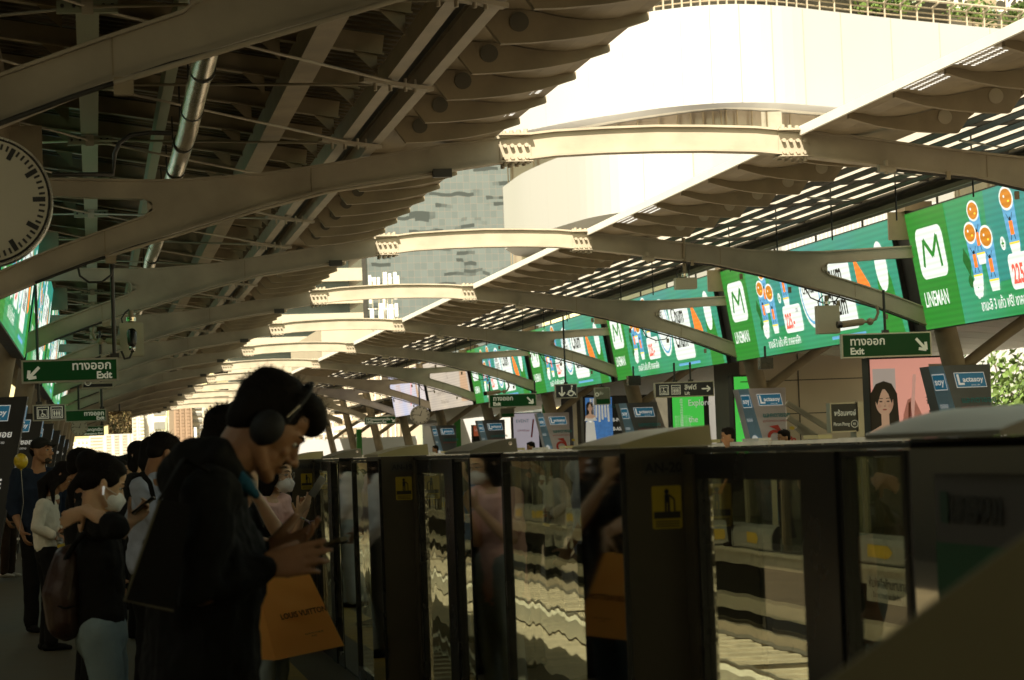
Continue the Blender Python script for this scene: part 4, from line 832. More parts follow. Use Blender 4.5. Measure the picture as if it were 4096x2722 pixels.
# ================================================================== POSTERS AND STRUCTURES OF THE OPPOSITE PLATFORM
def poster(name, X0, Y0, X1, Y1, y, base, label, side=None, cat='poster', down=True, thick=.35, emitframe=True):
    x0, x1, z0, z1 = rect_at(X0, Y0, X1, Y1, y); h0 = z0
    root = thing(name, ((x0 + x1) / 2, y, 0 if down else z0), label, cat)
    q = MB(); q.box(x0 - .03, x1 + (.03 if side is None else side), y, y + thick, z0 - .28, z1 + .03, M['wrapblack']); q.box(x0 + .1, x1 - .1, y + .05, y + thick - .05, 0, z0 - .281, M['steel2']); q.build('frame', root)
    P = Panel((x0, y - .001, z0), (1, 0, 0), (0, 0, 1), (0, -1, 0), .003); P.rect(0, -.25 if down else 0, x1 - x0, z1 - z0, base, 1)
    return root, P, x1 - x0, z1 - z0
def lit(name, c, e=.35): return mat(name, c, .5, var=.06, scale=.7, emit=e)
def face(P, x, z, s, skin, hair, top):
    """simple printed portrait, s = face height"""
    P.poly([(x - .55 * s, z - 1.6 * s), (x - .5 * s, z + .35 * s), (x - .3 * s, z + .68 * s), (x, z + .78 * s), (x + .3 * s, z + .68 * s), (x + .5 * s, z + .3 * s), (x + .55 * s, z - .9 * s), (x + .3 * s, z - 1.2 * s)], hair, 3)
    P.poly([(x - .75 * s, z - 1.75 * s), (x - .62 * s, z - 1.1 * s), (x - .16 * s, z - .85 * s), (x + .16 * s, z - .85 * s), (x + .7 * s, z - 1.1 * s), (x + .85 * s, z - 1.75 * s)], skin, 3.5)
    P.poly([(x - .14 * s, z - .3 * s), (x - .14 * s, z - .95 * s), (x + .16 * s, z - .95 * s), (x + .16 * s, z - .3 * s)], skin, 4)
    P.disc(x, z, .34 * s, .48 * s, skin, 4.5, 24)
    P.poly([(x - .36 * s, z + .1 * s), (x - .25 * s, z + .45 * s), (x - .02 * s, z + .56 * s), (x - .14 * s, z + .3 * s), (x - .28 * s, z - .1 * s)], hair, 5); P.poly([(x + .36 * s, z + .1 * s), (x + .25 * s, z + .45 * s), (x - .02 * s, z + .56 * s), (x + .16 * s, z + .3 * s), (x + .29 * s, z - .1 * s)], hair, 5)
    for q_ in (-1, 1):
        P.disc(x + q_ * .14 * s, z + .03 * s, .07 * s, .035 * s, mat('print_shade', (.35, .2, .15), .5), 5.5, 10); P.disc(x + q_ * .14 * s, z + .028 * s, .05 * s, .018 * s, M['ink'], 6, 10); P.disc(x + q_ * .20 * s, z - .14 * s, .08 * s, .07 * s, mat('print_cheek', (.58, .33, .24), .5, var=0, emit=.1), 5.2, 12); P.line((x + q_ * .06 * s, z + .14 * s), (x + q_ * .22 * s, z + .15 * s), .025 * s, hair, 6)
    P.poly([(x + .16 * s, z - .45 * s), (x + .34 * s, z - .1 * s), (x + .33 * s, z + .12 * s), (x + .24 * s, z - .15 * s)], mat('print_cheek', (.58,) * 3), 5.3); P.disc(x + .01 * s, z - .14 * s, .045 * s, .02 * s, mat('print_shade', (.35,) * 3), 5.6, 10); P.line((x + .01 * s, z + .02 * s), (x + .025 * s, z - .12 * s), .010 * s, mat('print_shade', (.35, .2, .15), .5), 6); P.disc(x, z - .27 * s, .085 * s, .03 * s, mat('print_lips', (.5, .12, .1), .5), 6, 12)
    P.poly([(x - .8 * s, z - 1.75 * s), (x - .62 * s, z - 1.3 * s), (x - .3 * s, z - 1.45 * s), (x + .3 * s, z - 1.45 * s), (x + .66 * s, z - 1.25 * s), (x + .9 * s, z - 1.75 * s)], top, 5)
skin_p = mat('print_skin', (.60, .38, .26), .5, var=.04, emit=.12); hair_p = mat('print_hair', (.025, .018, .014), .5, var=0)
G1 = lit('poster_green', (.045, .40, .05), .38)
r, P, w_, h = poster('green_poster', 1595 - 45, 912, 1622, 1018, 55, G1, 'bright green poster reading Explore the World beside a dark edge', side=.12)
for t, zz in (('Explore', .78), ('the', .42), ('World', .06)): P.text(t, w_ * .50, h * zz, h * .19, M['whitelet'], 3, .002, sx=.85)
for i in range(9): P.text('ABOUT US OUR STORY LIVE', w_ * (.06), h * (.55 - .03 * i), h * .028, M['whitelet'], 3)
for i in range(26): P.rect(w_ * (.25 + .012 * math.sin(i)), h * (.02 + .036 * i), w_ * .33, h * (.035 + .036 * i), M['whitelet'], 3)
P.build('print', r)
r, P, w_, h = poster('green_poster', 1693, 868, 1739, 1018, 50, G1, 'tall green poster partly hidden behind the lilac advert box', side=.02); P.text('with', w_ * .22, h * .52, h * .14, M['whitelet'], 3, .002, sx=.8); P.text('EVA Air', w_ * .22, h * .30, h * .14, M['whitelet'], 3, .002, sx=.8); P.build('print', r)
r, P, w_, h = poster('pink_poster', 2007, 826, 2180, 1010, 41, lit('poster_pink', (.62, .28, .22), .28), 'large pink beauty poster with a long-haired woman and Thai lettering', side=.02)
P.rect(w_ * .03, -.3, w_ * .33, h * .88, lit('poster_grey', (.42, .36, .32), .2), 2); face(P, w_ * .17, h * .46, h * .34, skin_p, hair_p, lit('poster_grey2', (.6, .55, .5), .2))
P.poly([(w_ * .38, h * .02), (w_ * .42, h * .3), (w_ * .48, h * .48), (w_ * .56, h * .52), (w_ * .66, h * .30), (w_ * .7, h * .02)], mat('poster_skin', (.50, .20, .15), .5, var=.2, emit=.12), 2); P.line((w_ * .5, -.1), (w_ * .585, h * .8), w_ * .05, mat('poster_tube', (.72, .40, .34), .4, emit=.15), 3)
P.poly([(w_ * .47, h * .0), (w_ * .49, h * .44), (w_ * .52, h * .46), (w_ * .54, h * .1)], mat('poster_skin2', (.30, .08, .05), .5, var=.2), 3)
P.rect(w_ * .78, h * .78, w_ * .99, h * .92, mat('poster_tag', (.38, .33, .3), .5), 3); P.text('GLYCO', w_ * .79, h * .81, h * .09, M['ink'], 4, sx=.7); P.text('EXFOLI', w_ * .83, h * .65, h * .06, M['ink'], 4)
P.text('จุดด่างดำ', w_ * .72, h * .42, h * .17, M['ink'], 4, sx=.8); P.text('ตั้งแต่ครั้งแรก', w_ * .72, h * .20, h * .17, M['ink'], 4, sx=.8); P.build('print', r)
bp_ = mat('poster_blue', (.03, .10, .28), .5, var=.9, scale=5, emit=.25, ecol=(.05, .16, .38))
r, P, w_, h = poster('blue_poster', 1347, 915, 1475, 1018, 62, mat('poster_navy', (.012, .02, .035), .5, var=.3), 'dark blue technology poster with a woman and rows of lights', side=.25)
P.rect(w_ * .02, 0, w_ * .50, h, bp_, 2)
for i in range(7): P.line((w_ * (.12 + .05 * i), h * .98), (w_ * (.10 + .055 * i), h * (.45 + .05 * (i % 3))), .05, M['whitelet'], 3)
face(P, w_ * .10, h * .78, h * .17, skin_p, hair_p, M['whitelet']); P.poly([(w_ * .0, 0), (w_ * .02, h * .45), (w_ * .1, h * .52), (w_ * .17, h * .45), (w_ * .2, 0)], M['whitelet'], 3)
P.text('B-INNOTECH', w_ * .50, h * .45, h * .11, M['whitelet'], 3, .004, sx=.8); P.text('B-ASIATECH', w_ * .50, h * .25, h * .11, M['whitelet'], 3, .004, sx=.8); P.text('เทคโนโลยีแห่งอนาคต', w_ * .42, h * .76, h * .09, M['teal'], 3); P.rect(w_ * .86, h * .62, w_ * .97, h * .98, M['whitelet'], 3); P.build('print', r)
r, P, w_, h = poster('pale_poster', 1183, 953, 1241, 1022, 82, lit('poster_pale', (.42, .38, .42), .22), 'pale lilac poster left of the lilac advert box, far right platform', side=.1); P.text('EVENT', w_ * .1, h * .7, h * .15, M['teal'], 3); P.text('มหกรรม', w_ * .15, h * .4, h * .12, M['red'], 3); P.line((w_ * .7, h * .2), (w_ * .8, h * .8), .05, M['red'], 3); P.build('print', r)
r, P, w_, h = poster('orange_poster', 1091, 981, 1118, 1005, 88, lit('poster_orange', (.45, .10, .04), .15), 'small orange notice left of the farther grey advert box', side=.0, down=False); P.text('LSG', w_ * .1, h * .5, h * .3, M['whitelet'], 3); P.build('print', r)
# lift shaft with pale cladding, dark flank towards the tracks
q = MB(); a = D(1706, 900, y=50); b = D(1991, 900, y=50)
root = thing('lift_shaft', ((a.x + b.x) / 2, 52, 0), 'pale clad lift shaft building behind the station name sign', 'lift shaft')
z1 = 3.9
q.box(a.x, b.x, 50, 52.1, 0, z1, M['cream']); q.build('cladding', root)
q = MB(); q.box(a.x - .02, a.x - .002, 50.02, 52.1, 0, z1, mat('flank_shade_grey', (.16, .14, .11), .6)); q.build('flank_shade_sheet', root)  # shade of the track side is put into this darker colour
q = MB()
for X in (1840,): x = D(X, 900, y=50).x; q.box(x - .012, x + .012, 49.992, 49.998, 0, z1, M['dark'])
for Y in (874, 951): z = D(1900, Y, y=50).z; q.box(a.x, b.x, 49.992, 49.998, z - .01, z + .01, M['dark'])
q.build('joints', root)
q = MB(); 
for A_, B_ in (((1812, 928), (1912, 990)), ((1815, 962), (1890, 1012)), ((1835, 985), (1868, 1012))):
    q.bar(D(*A_, y=44), D(*B_, y=44), .05, .09, M['frame'])
tag(q.build('handrail'), 'slanted metal handrails going down beside the lilac advert box', 'handrail')
# dark kiosk mass under the canopy and the far canopy
q = MB(); a, b = D(1245, 900, y=78), D(1560, 900, y=78); q.box(a.x + 1, b.x, 78, 80, 0, 3.4, mat('kiosk_dark', (.07, .065, .045), .6, var=.2)); q.box(a.x + .98, a.x + 1.1, 77.9, 78, 0, 3.4, M['frame']); tag(q.build('kiosk'), 'dark grey kiosk wall behind the blue technology poster', 'kiosk')
for X, y, lab in ((1053, 95, 'bright green door frame post right of the round clock'), (826, 118, 'bright green post near the far end of the right platform'), (1262, 70, 'dull green post between pale and lilac adverts')):
    p = D(X, 960, y=y); q = MB(); q.box(p.x - .12, p.x + .12, y, y + .2, 0, 2.75, mat('post_green', (.03, .20, .03), .5)); tag(q.build('door_post'), lab, 'post')
q = MB()
for i in range(70): q.add([(16.5, 34 + i * 1.4, 3.0), (16.5, 34 + i * 1.4 + 1.3, 3.0), (13.4, 34 + i * 1.4 + 1.3, 3.3), (13.4, 34 + i * 1.4, 3.3), (16.5, 34 + i * 1.4, 3.06), (16.5, 34 + i * 1.4 + 1.34, 3.06), (13.4, 34 + i * 1.4 + 1.34, 3.36), (13.4, 34 + i * 1.4, 3.36)], [(0, 1, 2, 3), (7, 6, 5, 4), (0, 4, 5, 1), (3, 2, 6, 7), (0, 3, 7, 4), (1, 5, 6, 2)], M['white'])
tag(q.build('outer_canopy'), 'white ribbed canopy sheet along the back of the right platform', 'canopy')
q = MB(); q.box(XC + 7.35, XC + 11.5, 10, 140, 3.95, 4.05, mat('canopy_dark', (.09, .08, .055), .6, var=.2))
for i in range(44): q.box(XC + 7.35, XC + 11.5, 12 + i * 3, 12.12 + i * 3, 3.82, 3.949, M['steel2'])
tag(q.build('outer_roof'), 'dark outer roof with cross beams behind the right LED screens', 'roof')
q = MB(); q.box(17.2, 17.4, 20, 150, -.2, 1.1, M['white']); tag(q.build('parapet_wall'), 'white parapet wall along the back of the right platform', 'wall')

# ================================================================== BUILDINGS
def plan_from_edge(edge, zref):
    out = []
    for X, Y in edge:
        d = ray(X, Y); t = (zref - 1.5) / d.z; out.append((d.x * t, d.y * t))
    return out
def curved_band(q, plan, z0, z1, m, th=1.2, seams=None, mseam=None):
    n = len(plan)
    def off(i, t):
        a = V((*plan[max(i - 1, 0)], 0)); b = V((*plan[min(i + 1, n - 1)], 0)); d = (b - a).normalized(); nn = V((-d.y, d.x, 0)); return (plan[i][0] + nn.x * t, plan[i][1] + nn.y * t)
    back = [off(i, th) for i in range(n)]
    vs = [(x, y, z) for z in (z0, z1) for x, y in plan] + [(x, y, z) for z in (z0, z1) for x, y in back]
    fs = []
    for i in range(n - 1):
        fs += [(i, i + 1, n + i + 1, n + i), (2 * n + i, 3 * n + i, 3 * n + i + 1, 2 * n + i + 1), (i, 2 * n + i, 2 * n + i + 1, i + 1), (n + i, n + i + 1, 3 * n + i + 1, 3 * n + i)]
    fs += [(0, n, 3 * n, 2 * n), (n - 1, 3 * n - 1, 4 * n - 1, 2 * n - 1)]
    q.add(vs, fs, m)
    return back
def resample(pts, n):
    pts = [V((*p, 0)) for p in pts]; out = []
    # catmull-rom
    P = [pts[0] * 2 - pts[1]] + pts + [pts[-1] * 2 - pts[-2]]
    for i in range(len(pts) - 1):
        for k in range(n):
            t = k / n; a, b, c, d = P[i:i + 4]
            out.append(.5 * ((2 * b) + (c - a) * t + (2 * a - 5 * b + 4 * c - d) * t * t + (3 * b - a - 3 * c + d) * t ** 3))
    out.append(pts[-1]); return [(p.x, p.y) for p in out]
E1 = [(1060, 130), (1180, 95), (1320, 60), (1430, 39), (1520, 24), (1610, 14), (1700, 10), (1800, 14), (1900, 25), (2050, 42), (2200, 57), (2359, 72), (2520, 88)]
z1t = D(1700, 10, y=101).z; z1b = D(1700, 238, y=101.2).z
pl = resample(plan_from_edge(E1, z1t), 4)
root = thing('white_building', (pl[20][0], pl[20][1] + 15, -12), 'huge curved white building with two sweeping bands above the skylight', 'building')
q = MB(); back = curved_band(q, pl, z1b, z1t, M['wpanel'], 1.5); q.build('upper_band', root)
q = MB(); pin = [back[i] for i in range(len(back))]; curved_band(q, pin, z1t - .6, z1t - .45, M['conc'], 9); curved_band(q, pin, z1b + .05, z1b + .3, M['white'], 2.2); q.build('terrace_slab', root)
def set_back(plan, t):
    n = len(plan); o = []
    for i in range(n):
        a = V((*plan[max(i - 1, 0)], 0)); b = V((*plan[min(i + 1, n - 1)], 0)); d = (b - a).normalized(); o.append((plan[i][0] - d.y * t, plan[i][1] + d.x * t))
    return o
gl = mat('facade_glass', (.26, .22, .17), .12, var=.35, scale=.25, spec=.8)
q = MB(); g_ = set_back(pl, 2.4); curved_band(q, g_, z1b - 6, z1b + .02, gl, .3); q.build('glazing', root)
q = MB()
for i in range(0, len(pl) - 1, 2):
    x, y = set_back(pl, 2.3)[i]; q.box(x - .02, x + .02, y - .1, y, z1b - 6, z1b, M['steel2'])
for X in (1760,): p = D(X, 270, y=105); q.box(p.x - .5, p.x + .5, 104, 105, z1b - 6, z1b, M['white'])
q.build('mullions', root)
q = MB()
for i, (x, y) in enumerate(pl):
    if i % 3 == 0 and i > 0:
        a = V((*pl[i - 1], 0)); b = V((x, y, 0)); d = (b - a).normalized(); q.add([(x, y - .012, z1b + .02), (x + .035, y - .012, z1b + .02), (x + .035, y - .012, z1t - .02), (x, y - .012, z1t - .02)], [(0, 1, 2, 3)], mat('seam', (.30, .28, .24), .6, var=0))
q.build('panel_seams', root)
E2 = [(1164, 575), (1176, 568), (1205, 552), (1250, 535), (1310, 516), (1370, 500), (1455, 488), (1600, 481), (1800, 485), (2000, 500), (2200, 520)]
z2b = D(1455, 488, y=93).z; pl2 = resample(plan_from_edge(E2, z2b), 4)
t_ = ray(1289, 362); p2y = [p for p in pl2 if p[0] > 0 and p[0] / p[1] > ray(1289, 450).x / ray(1289, 450).y][0][1]; z2t = D(1289, 362, y=p2y).z
# rounded left return of the lower band
pl2 = [(pl2[0][0] + 3.0, pl2[0][1] + 7), (pl2[0][0] + 1.0, pl2[0][1] + 3.5)] + pl2
q = MB(); curved_band(q, pl2, z2b, z2t, M['wpanel'], 1.5); q.build('lower_band', root)
q = MB()
for i, (x, y) in enumerate(pl2):
    if i % 3 == 0 and i > 3: q.add([(x, y - .012, z2b + .02), (x + .035, y - .012, z2b + .02), (x + .035, y - .012, z2t - .02), (x, y - .012, z2t - .02)], [(0, 1, 2, 3)], mat('seam', (.45,) * 3))
q.build('panel_seams', root)
q = MB(); b2 = set_back(pl2[2:], 1.6); curved_band(q, b2, z2b + .05, z2b + .4, M['white'], 7); curved_band(q, b2, z2t - .5, z2t - .3, M['white'], 7); curved_band(q, set_back(pl2[2:], 6), -12, z2b + .06, mat('core_pale', (.60, .62, .50), .6, var=.05), 2); q.build('core', root)
# terrace: railing, planting, dark shopfront with lettering
q = MB(); rp = set_back(pl, .3)
for zz in (.25, .5, .75): q.pipe([(x, y, z1t + zz * .9) for x, y in rp], .035, M['steel2'], 6)
q.pipe([(x, y - .25, z1t + .95) for x, y in rp], .06, M['steel'], 6)
for i in range(0, len(rp) - 1):
    for f in (0,):
        x = rp[i][0] * (1 - f) + rp[i + 1][0] * f; y = rp[i][1] * (1 - f) + rp[i + 1][1] * f
        q.bar((x, y, z1t - .1), (x, y, z1t + .75), .10, .06, M['steel']); q.bar((x, y, z1t + .72), (x + .25, y - .25, z1t + .95), .10, .06, M['steel'])
q.build('railing', root)
q = MB(); sf = set_back(pl, 9); curved_band(q, sf, z1t - .4, z1t + 6, mat('shopfront_dark', (.05, .045, .03), .5, var=.4, scale=.3), .5); q.build('shopfront', root)
q.box(D(2080, 20, y=126).x, D(2620, 20, y=126).x, 126, 127, z1t - .4, z1t + 7, mat('shopfront_dark', (.05,) * 3)); q.build('shopfront', root); q = MB()
a = D(2148, 30, y=118); P = Panel((D(2149, 27, y=119).x, 119, D(2149, 27, y=119).z), (1, .05, 0), (0, 0, 1), (0, -1, 0), .01); P.text('STARBUCKS', 0, 0, .95, mat('shop_letter', (.55, .5, .42), .5, var=0, emit=.3), 1, .02, sx=.92)
P.build('shop_lettering', root)
q = MB()
for X in (2270, 1620): p = D(X, 20, y=118); q.box(p.x - .55, p.x + .55, 118, 119, z1t - .4, z1t + 6, M['steel2'])
q.build('terrace_column', root)
def foliage(q, c, r, n, size, m, rnd):
    for i in range(n):
        a, b = rnd.random() * 2 * math.pi, math.acos(2 * rnd.random() - 1); rr = (.35 + .65 * rnd.random() ** .5) * (1 + .25 * math.sin(3 * a + 2 * b))
        p = V((c[0] + r[0] * rr * math.sin(b) * math.cos(a), c[1] + r[1] * rr * math.sin(b) * math.sin(a), c[2] + r[2] * rr * math.cos(b)))
        d = V((rnd.gauss(0, 1), rnd.gauss(0, 1), rnd.gauss(0, 1))).normalized(); e = d.orthogonal().normalized() * size * (.4 + rnd.random()); f = d.cross(e).normalized() * size * (.25 + .4 * rnd.random())
        q.add([p - e, p + f, p + e, p - f], [(0, 1, 2, 3)], m)
def plant(X, Y, y, r, n, size, label, name='terrace_plant', cat='plant', z0=None, h=None):
    rnd = random.Random(int(X * 7 + Y)); c = D(X, Y, y=y); root = thing(name, (c.x, c.y, z0 if z0 is not None else c.z - r[2]), label, cat)
    q = MB(); 
    for k in range(5): foliage(q, (c.x + r[0] * rnd.uniform(-.6, .6), c.y + rnd.uniform(-.5, .5) * r[1], c.z + r[2] * rnd.uniform(-.5, .5)), (r[0] * .6, r[1] * .6, r[2] * .6), n // 5, size, M['leaf'] if k % 2 else M['leafd'], rnd)
    q.build('crown', root)
    q = MB(); zb = z0 if z0 is not None else c.z - r[2] * 1.3
    q.cyl((c.x, c.y, zb), (c.x, c.y, c.z), .05 * max(1, r[0] * .7), M['bark'], 8, r2=.03)
    for k in range(4): q.cyl((c.x, c.y, c.z - r[2] * .5), (c.x + rnd.uniform(-1, 1) * r[0] * .6, c.y + rnd.uniform(-1, 1) * r[1] * .5, c.z + r[2] * rnd.uniform(0, .6)), .03, M['bark'], 6, r2=.012)
    q.build('trunk', root)
plant(2040, 14, 116, (1.5, .8, .55), 420, .16, 'leafy green plant on the terrace left of the shop lettering')
plant(2240, 30, 116, (1.5, .8, .75), 500, .16, 'leafy green plant on the terrace beside the pale terrace column')
plant(2352, 32, 116, (.9, .7, .6), 300, .16, 'green plant on the terrace at the top right corner')
# glass tower behind
def tower_mat():
    m = bpy.data.materials.new('tower_glass'); m.use_nodes = True; n = m.node_tree; p = n.nodes['Principled BSDF']; L = n.links
    tc = n.nodes.new('ShaderNodeTexCoord'); br = n.nodes.new('ShaderNodeTexBrick'); mp = n.nodes.new('ShaderNodeMapping'); mp.inputs['Rotation'].default_value = (math.radians(90), 0, 0)
    br.offset = 0; br.inputs['Scale'].default_value = 1; br.inputs['Brick Width'].default_value = .78; br.inputs['Row Height'].default_value = .86; br.inputs['Mortar Size'].default_value = .02; br.inputs['Mortar Smooth'].default_value = .3
    br.inputs['Color1'].default_value = (.105, .13, .135, 1); br.inputs['Color2'].default_value = (.085, .108, .114, 1); br.inputs['Mortar'].default_value = (.165, .145, .13, 1)
    L.new(tc.outputs['Object'], mp.inputs[0]); L.new(mp.outputs[0], br.inputs['Vector'])
    # dark panes stepped per pane with a little warp: reflections put into the colour
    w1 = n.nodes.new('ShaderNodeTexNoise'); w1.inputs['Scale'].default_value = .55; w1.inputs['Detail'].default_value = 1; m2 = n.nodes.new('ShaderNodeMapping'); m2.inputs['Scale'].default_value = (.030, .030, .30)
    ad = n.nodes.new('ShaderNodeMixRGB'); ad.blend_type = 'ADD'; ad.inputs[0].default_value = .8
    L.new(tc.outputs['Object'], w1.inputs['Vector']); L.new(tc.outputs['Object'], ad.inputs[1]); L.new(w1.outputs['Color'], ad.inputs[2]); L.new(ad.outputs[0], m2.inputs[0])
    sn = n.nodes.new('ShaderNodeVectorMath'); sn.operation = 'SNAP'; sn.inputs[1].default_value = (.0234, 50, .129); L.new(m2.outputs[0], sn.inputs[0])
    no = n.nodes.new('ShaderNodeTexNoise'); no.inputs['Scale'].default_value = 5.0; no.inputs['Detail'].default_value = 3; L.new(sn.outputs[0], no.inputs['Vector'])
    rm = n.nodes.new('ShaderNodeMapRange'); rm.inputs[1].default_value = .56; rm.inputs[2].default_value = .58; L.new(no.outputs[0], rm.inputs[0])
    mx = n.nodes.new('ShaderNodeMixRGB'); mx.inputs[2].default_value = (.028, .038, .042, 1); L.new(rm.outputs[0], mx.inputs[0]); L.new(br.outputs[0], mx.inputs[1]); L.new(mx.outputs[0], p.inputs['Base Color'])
    p.inputs['Roughness'].default_value = .3; return m
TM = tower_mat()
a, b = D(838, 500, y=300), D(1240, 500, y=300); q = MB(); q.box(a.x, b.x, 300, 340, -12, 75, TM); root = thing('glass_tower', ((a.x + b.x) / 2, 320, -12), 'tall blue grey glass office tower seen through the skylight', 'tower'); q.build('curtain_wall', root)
q = MB(); q.box(a.x - .5, a.x - .01, 299.5, 340, -12, 75, M['dark']); q.build('corner_strip', root)
root = thing('banded_building', (D(700, 700, y=200).x, 210, -12), 'cream office block with blue window bands left of the glass tower', 'building')
a, b = D(520, 700, y=200), D(836, 700, y=200); q = MB(); q.box(a.x, b.x - 1.0, 200.3, 225, -12, 25, mat('office_glass', (.06, .08, .085), .2, var=.3, scale=.3)); q.build('glass', root)
for i in range(15):
    zt = D(780, 619, y=200).z - i * D(780, 619, y=200).z * 0 - i * 1.76; q = MB(); q.box(a.x, b.x, 199.8, 225, zt - 1.0 + 3.52, zt + 3.52, mat('office_band', (.40, .36, .28), .6, var=.04)); q.build('spandrel_band', root)
# antenna mast
c_ = D(882, 740, y=150); root = thing('antenna_mast', (c_.x, 150, c_.z - 8), 'cluster of white mobile phone antennas on a mast before the glass tower', 'antenna mast')
q = MB()
for dx in (-28, -12, 10, 22): a = D(882 + dx * .9, 740, y=150); b = D(882 + dx * .9, 640, y=150); q.cyl((a.x, 150, a.z - 8), b, .045, M['white'], 6)
q.cyl(D(885, 760, y=150), D(885, 628, y=150), .09, M['white'], 6); q.bar(D(848, 712, y=150), D(918, 712, y=150), .06, .06, M['white']); q.bar(D(850, 668, y=150), D(915, 668, y=150), .06, .06, M['white']); q.build('mast', root)
for (X, Y0, Y1, w2) in ((851, 635, 700, 5), (862, 640, 690, 5), (871, 640, 690, 5), (886, 628, 675, 7), (897, 631, 680, 5), (909, 628, 690, 6), (916, 636, 688, 4), (856, 712, 745, 7), (877, 700, 735, 8), (900, 702, 740, 8), (912, 700, 730, 6)):
    p, p2 = D(X, Y0, y=149.7), D(X, Y1, y=149.7); q = MB(); q.box(p.x - w2 * .0125 * 1.2, p.x + w2 * .0125 * 1.2, 149.5, 149.75, p2.z, p.z, M['white']); q.build('antenna_panel', root)
a, b = D(740, 760, y=151), D(960, 760, y=151); q = MB(); q.box(a.x, b.x, 151, 175, -12, D(880, 752, y=151).z, M['cream']); q.build('x'); 
o = bpy.data.objects['x']; o.name = 'low_building'; tag(o, 'low cream building carrying the white antenna mast', 'building')
# corrugated white building right
a, b = D(1800, 500, y=66), D(2480, 500, y=66); zt = D(2000, 470, y=66).z; q = MB()
n_ = 150; vs = []; 
for i in range(n_ + 1):
    x = a.x + (b.x - a.x) * i / n_; dy = .12 if i % 4 in (1, 2) else 0; vs += [(x, 66 - dy, 2.2), (x, 66 - dy, zt)]
q.add(vs, [(2 * i, 2 * i + 2, 2 * i + 3, 2 * i + 1) for i in range(n_)], M['wpanel']); q.box(a.x, b.x, 66.1, 80, -12, zt - .01, M['wpanel']); tag(q.build('corrugated_building'), 'white building with ribbed wall behind the right LED screens', 'building')
# city blocks at the far end
def block(X0, X1, Yt, y, wall, win, label, floors=6, style='band', Yb=1080, name='city_building', frac=.45):
    a, b = D(X0, 1000, y=y), D(X1, 1000, y=y); zt = D((X0 + X1) / 2, Yt, y=y).z; root = thing(name, ((a.x + b.x) / 2, y + 8, -12), label, 'building')
    q = MB(); q.box(a.x, b.x, y, y + 18, -12, zt, wall); q.build('wall', root); z0 = 0; H = (zt - z0) / floors; W = b.x - a.x
    for i in range(floors):
        if style == 'band':
            q = MB(); q.box(a.x + W * .08, b.x - W * .08, y - .15, y - .02, z0 + H * (i + .2), z0 + H * (i + .2 + frac), win); q.build('window_band', root)
            if W > 4:
                q = MB(); q.box(a.x + W * .08, b.x - W * .08, y - .22, y - .16, z0 + H * (i + .2 + frac * .45), z0 + H * (i + .2 + frac * .52), wall); q.build('glazing_bar', root)
        else:
            for j in range(3):
                q = MB(); xa = a.x + W * (.1 + .3 * j); q.box(xa, xa + W * .17, y - .15, y - .02, z0 + H * (i + .2), z0 + H * (i + .2 + frac), win); q.build('window', root)
    if style == 'fin':
        pass
    return root
def pale(n, c): return mat(n, c, .7, var=.06, scale=.1)
cw = pale('city_white', (.80, .76, .66)); cb = pale('city_beige', (.66, .58, .45)); cg = pale('city_grey', (.50, .47, .42)); cbr = pale('city_brown', (.27, .19, .13)); wn = mat('city_window', (.20, .20, .19), .3, var=.2, scale=.2); wn2 = mat('city_window_pale', (.40, .38, .33), .4, var=.2, scale=.2)
block(175, 205, 1012, 420, cw, wn2, 'pale low block at the far left under the small clock', 7, 'grid')
block(205, 238, 1004, 520, cb, wn2, 'beige tower right of the pale low block, far left', 12)
block(238, 300, 1000, 480, cg, wn2, 'grey high-rise directly under the wavy mirror', 14, 'grid', frac=.6)
block(302, 345, 950, 430, cg, wn2, 'grey slab tower right of the wavy mirror', 16, 'grid', frac=.6)
block(322, 332, 946, 428, cw, wn2, 'narrow white stair tower in front of the grey slab', 18)
block(352, 386, 930, 340, cw, wn, 'white office block with three wide dark window bands', 5, 'band', frac=.52)
block(386, 402, 960, 330, pale('city_green', (.50, .56, .40)), wn2, 'slim pale green block beside the white office block', 3)
block(402, 444, 915, 260, cbr, mat('brown_lines', (.21, .145, .10), .6), 'brown tower with fine vertical lines in the gap under the arches', 24, 'grid', frac=.85)
block(444, 468, 915, 262, cg, wn, 'grey glass tower joined to the brown tower', 12)
block(468, 500, 905, 300, cb, wn2, 'beige block with a blue stripe left of the hidden man', 8)
q = MB(); a, b = D(489, 930, y=298), D(496, 930, y=298); q.box(a.x, b.x, 298, 298.5, D(490, 965, y=298).z, D(490, 915, y=298).z, mat('banner_blue', (.05, .18, .45), .5)); tag(q.build('blue_banner'), 'narrow blue banner on the beige block behind the bowed head', 'banner')
block(500, 600, 905, 240, pale('city_yellow', (.78, .66, .40)), wn, 'yellow cream house behind the heads of the two men', 3, 'grid', frac=.3)
block(120, 176, 1020, 600, cw, wn2, 'farthest pale block at the left behind the advert boxes', 8, 'grid')
plant(384, 925, 240, (.5, .4, .9), 200, .2, 'green tree in front of the white office block', 'city_tree', 'tree', z0=-12); plant(365, 1040, 250, (1.3, .6, .6), 250, .25, 'pale green tree low in the gap between city blocks', 'city_tree', 'tree', z0=-12)
q = MB(); 
for i, (X, Yt, Yb) in enumerate(((450, 985, 1045), (468, 1000, 1045))): a = D(X, Yt, y=200); q.cyl((a.x, 200, -12), a, .12, M['white'])
tag(q.build('white_chimney_pipes'), 'thin white vertical pipes in front of the brown tower', 'pipes')
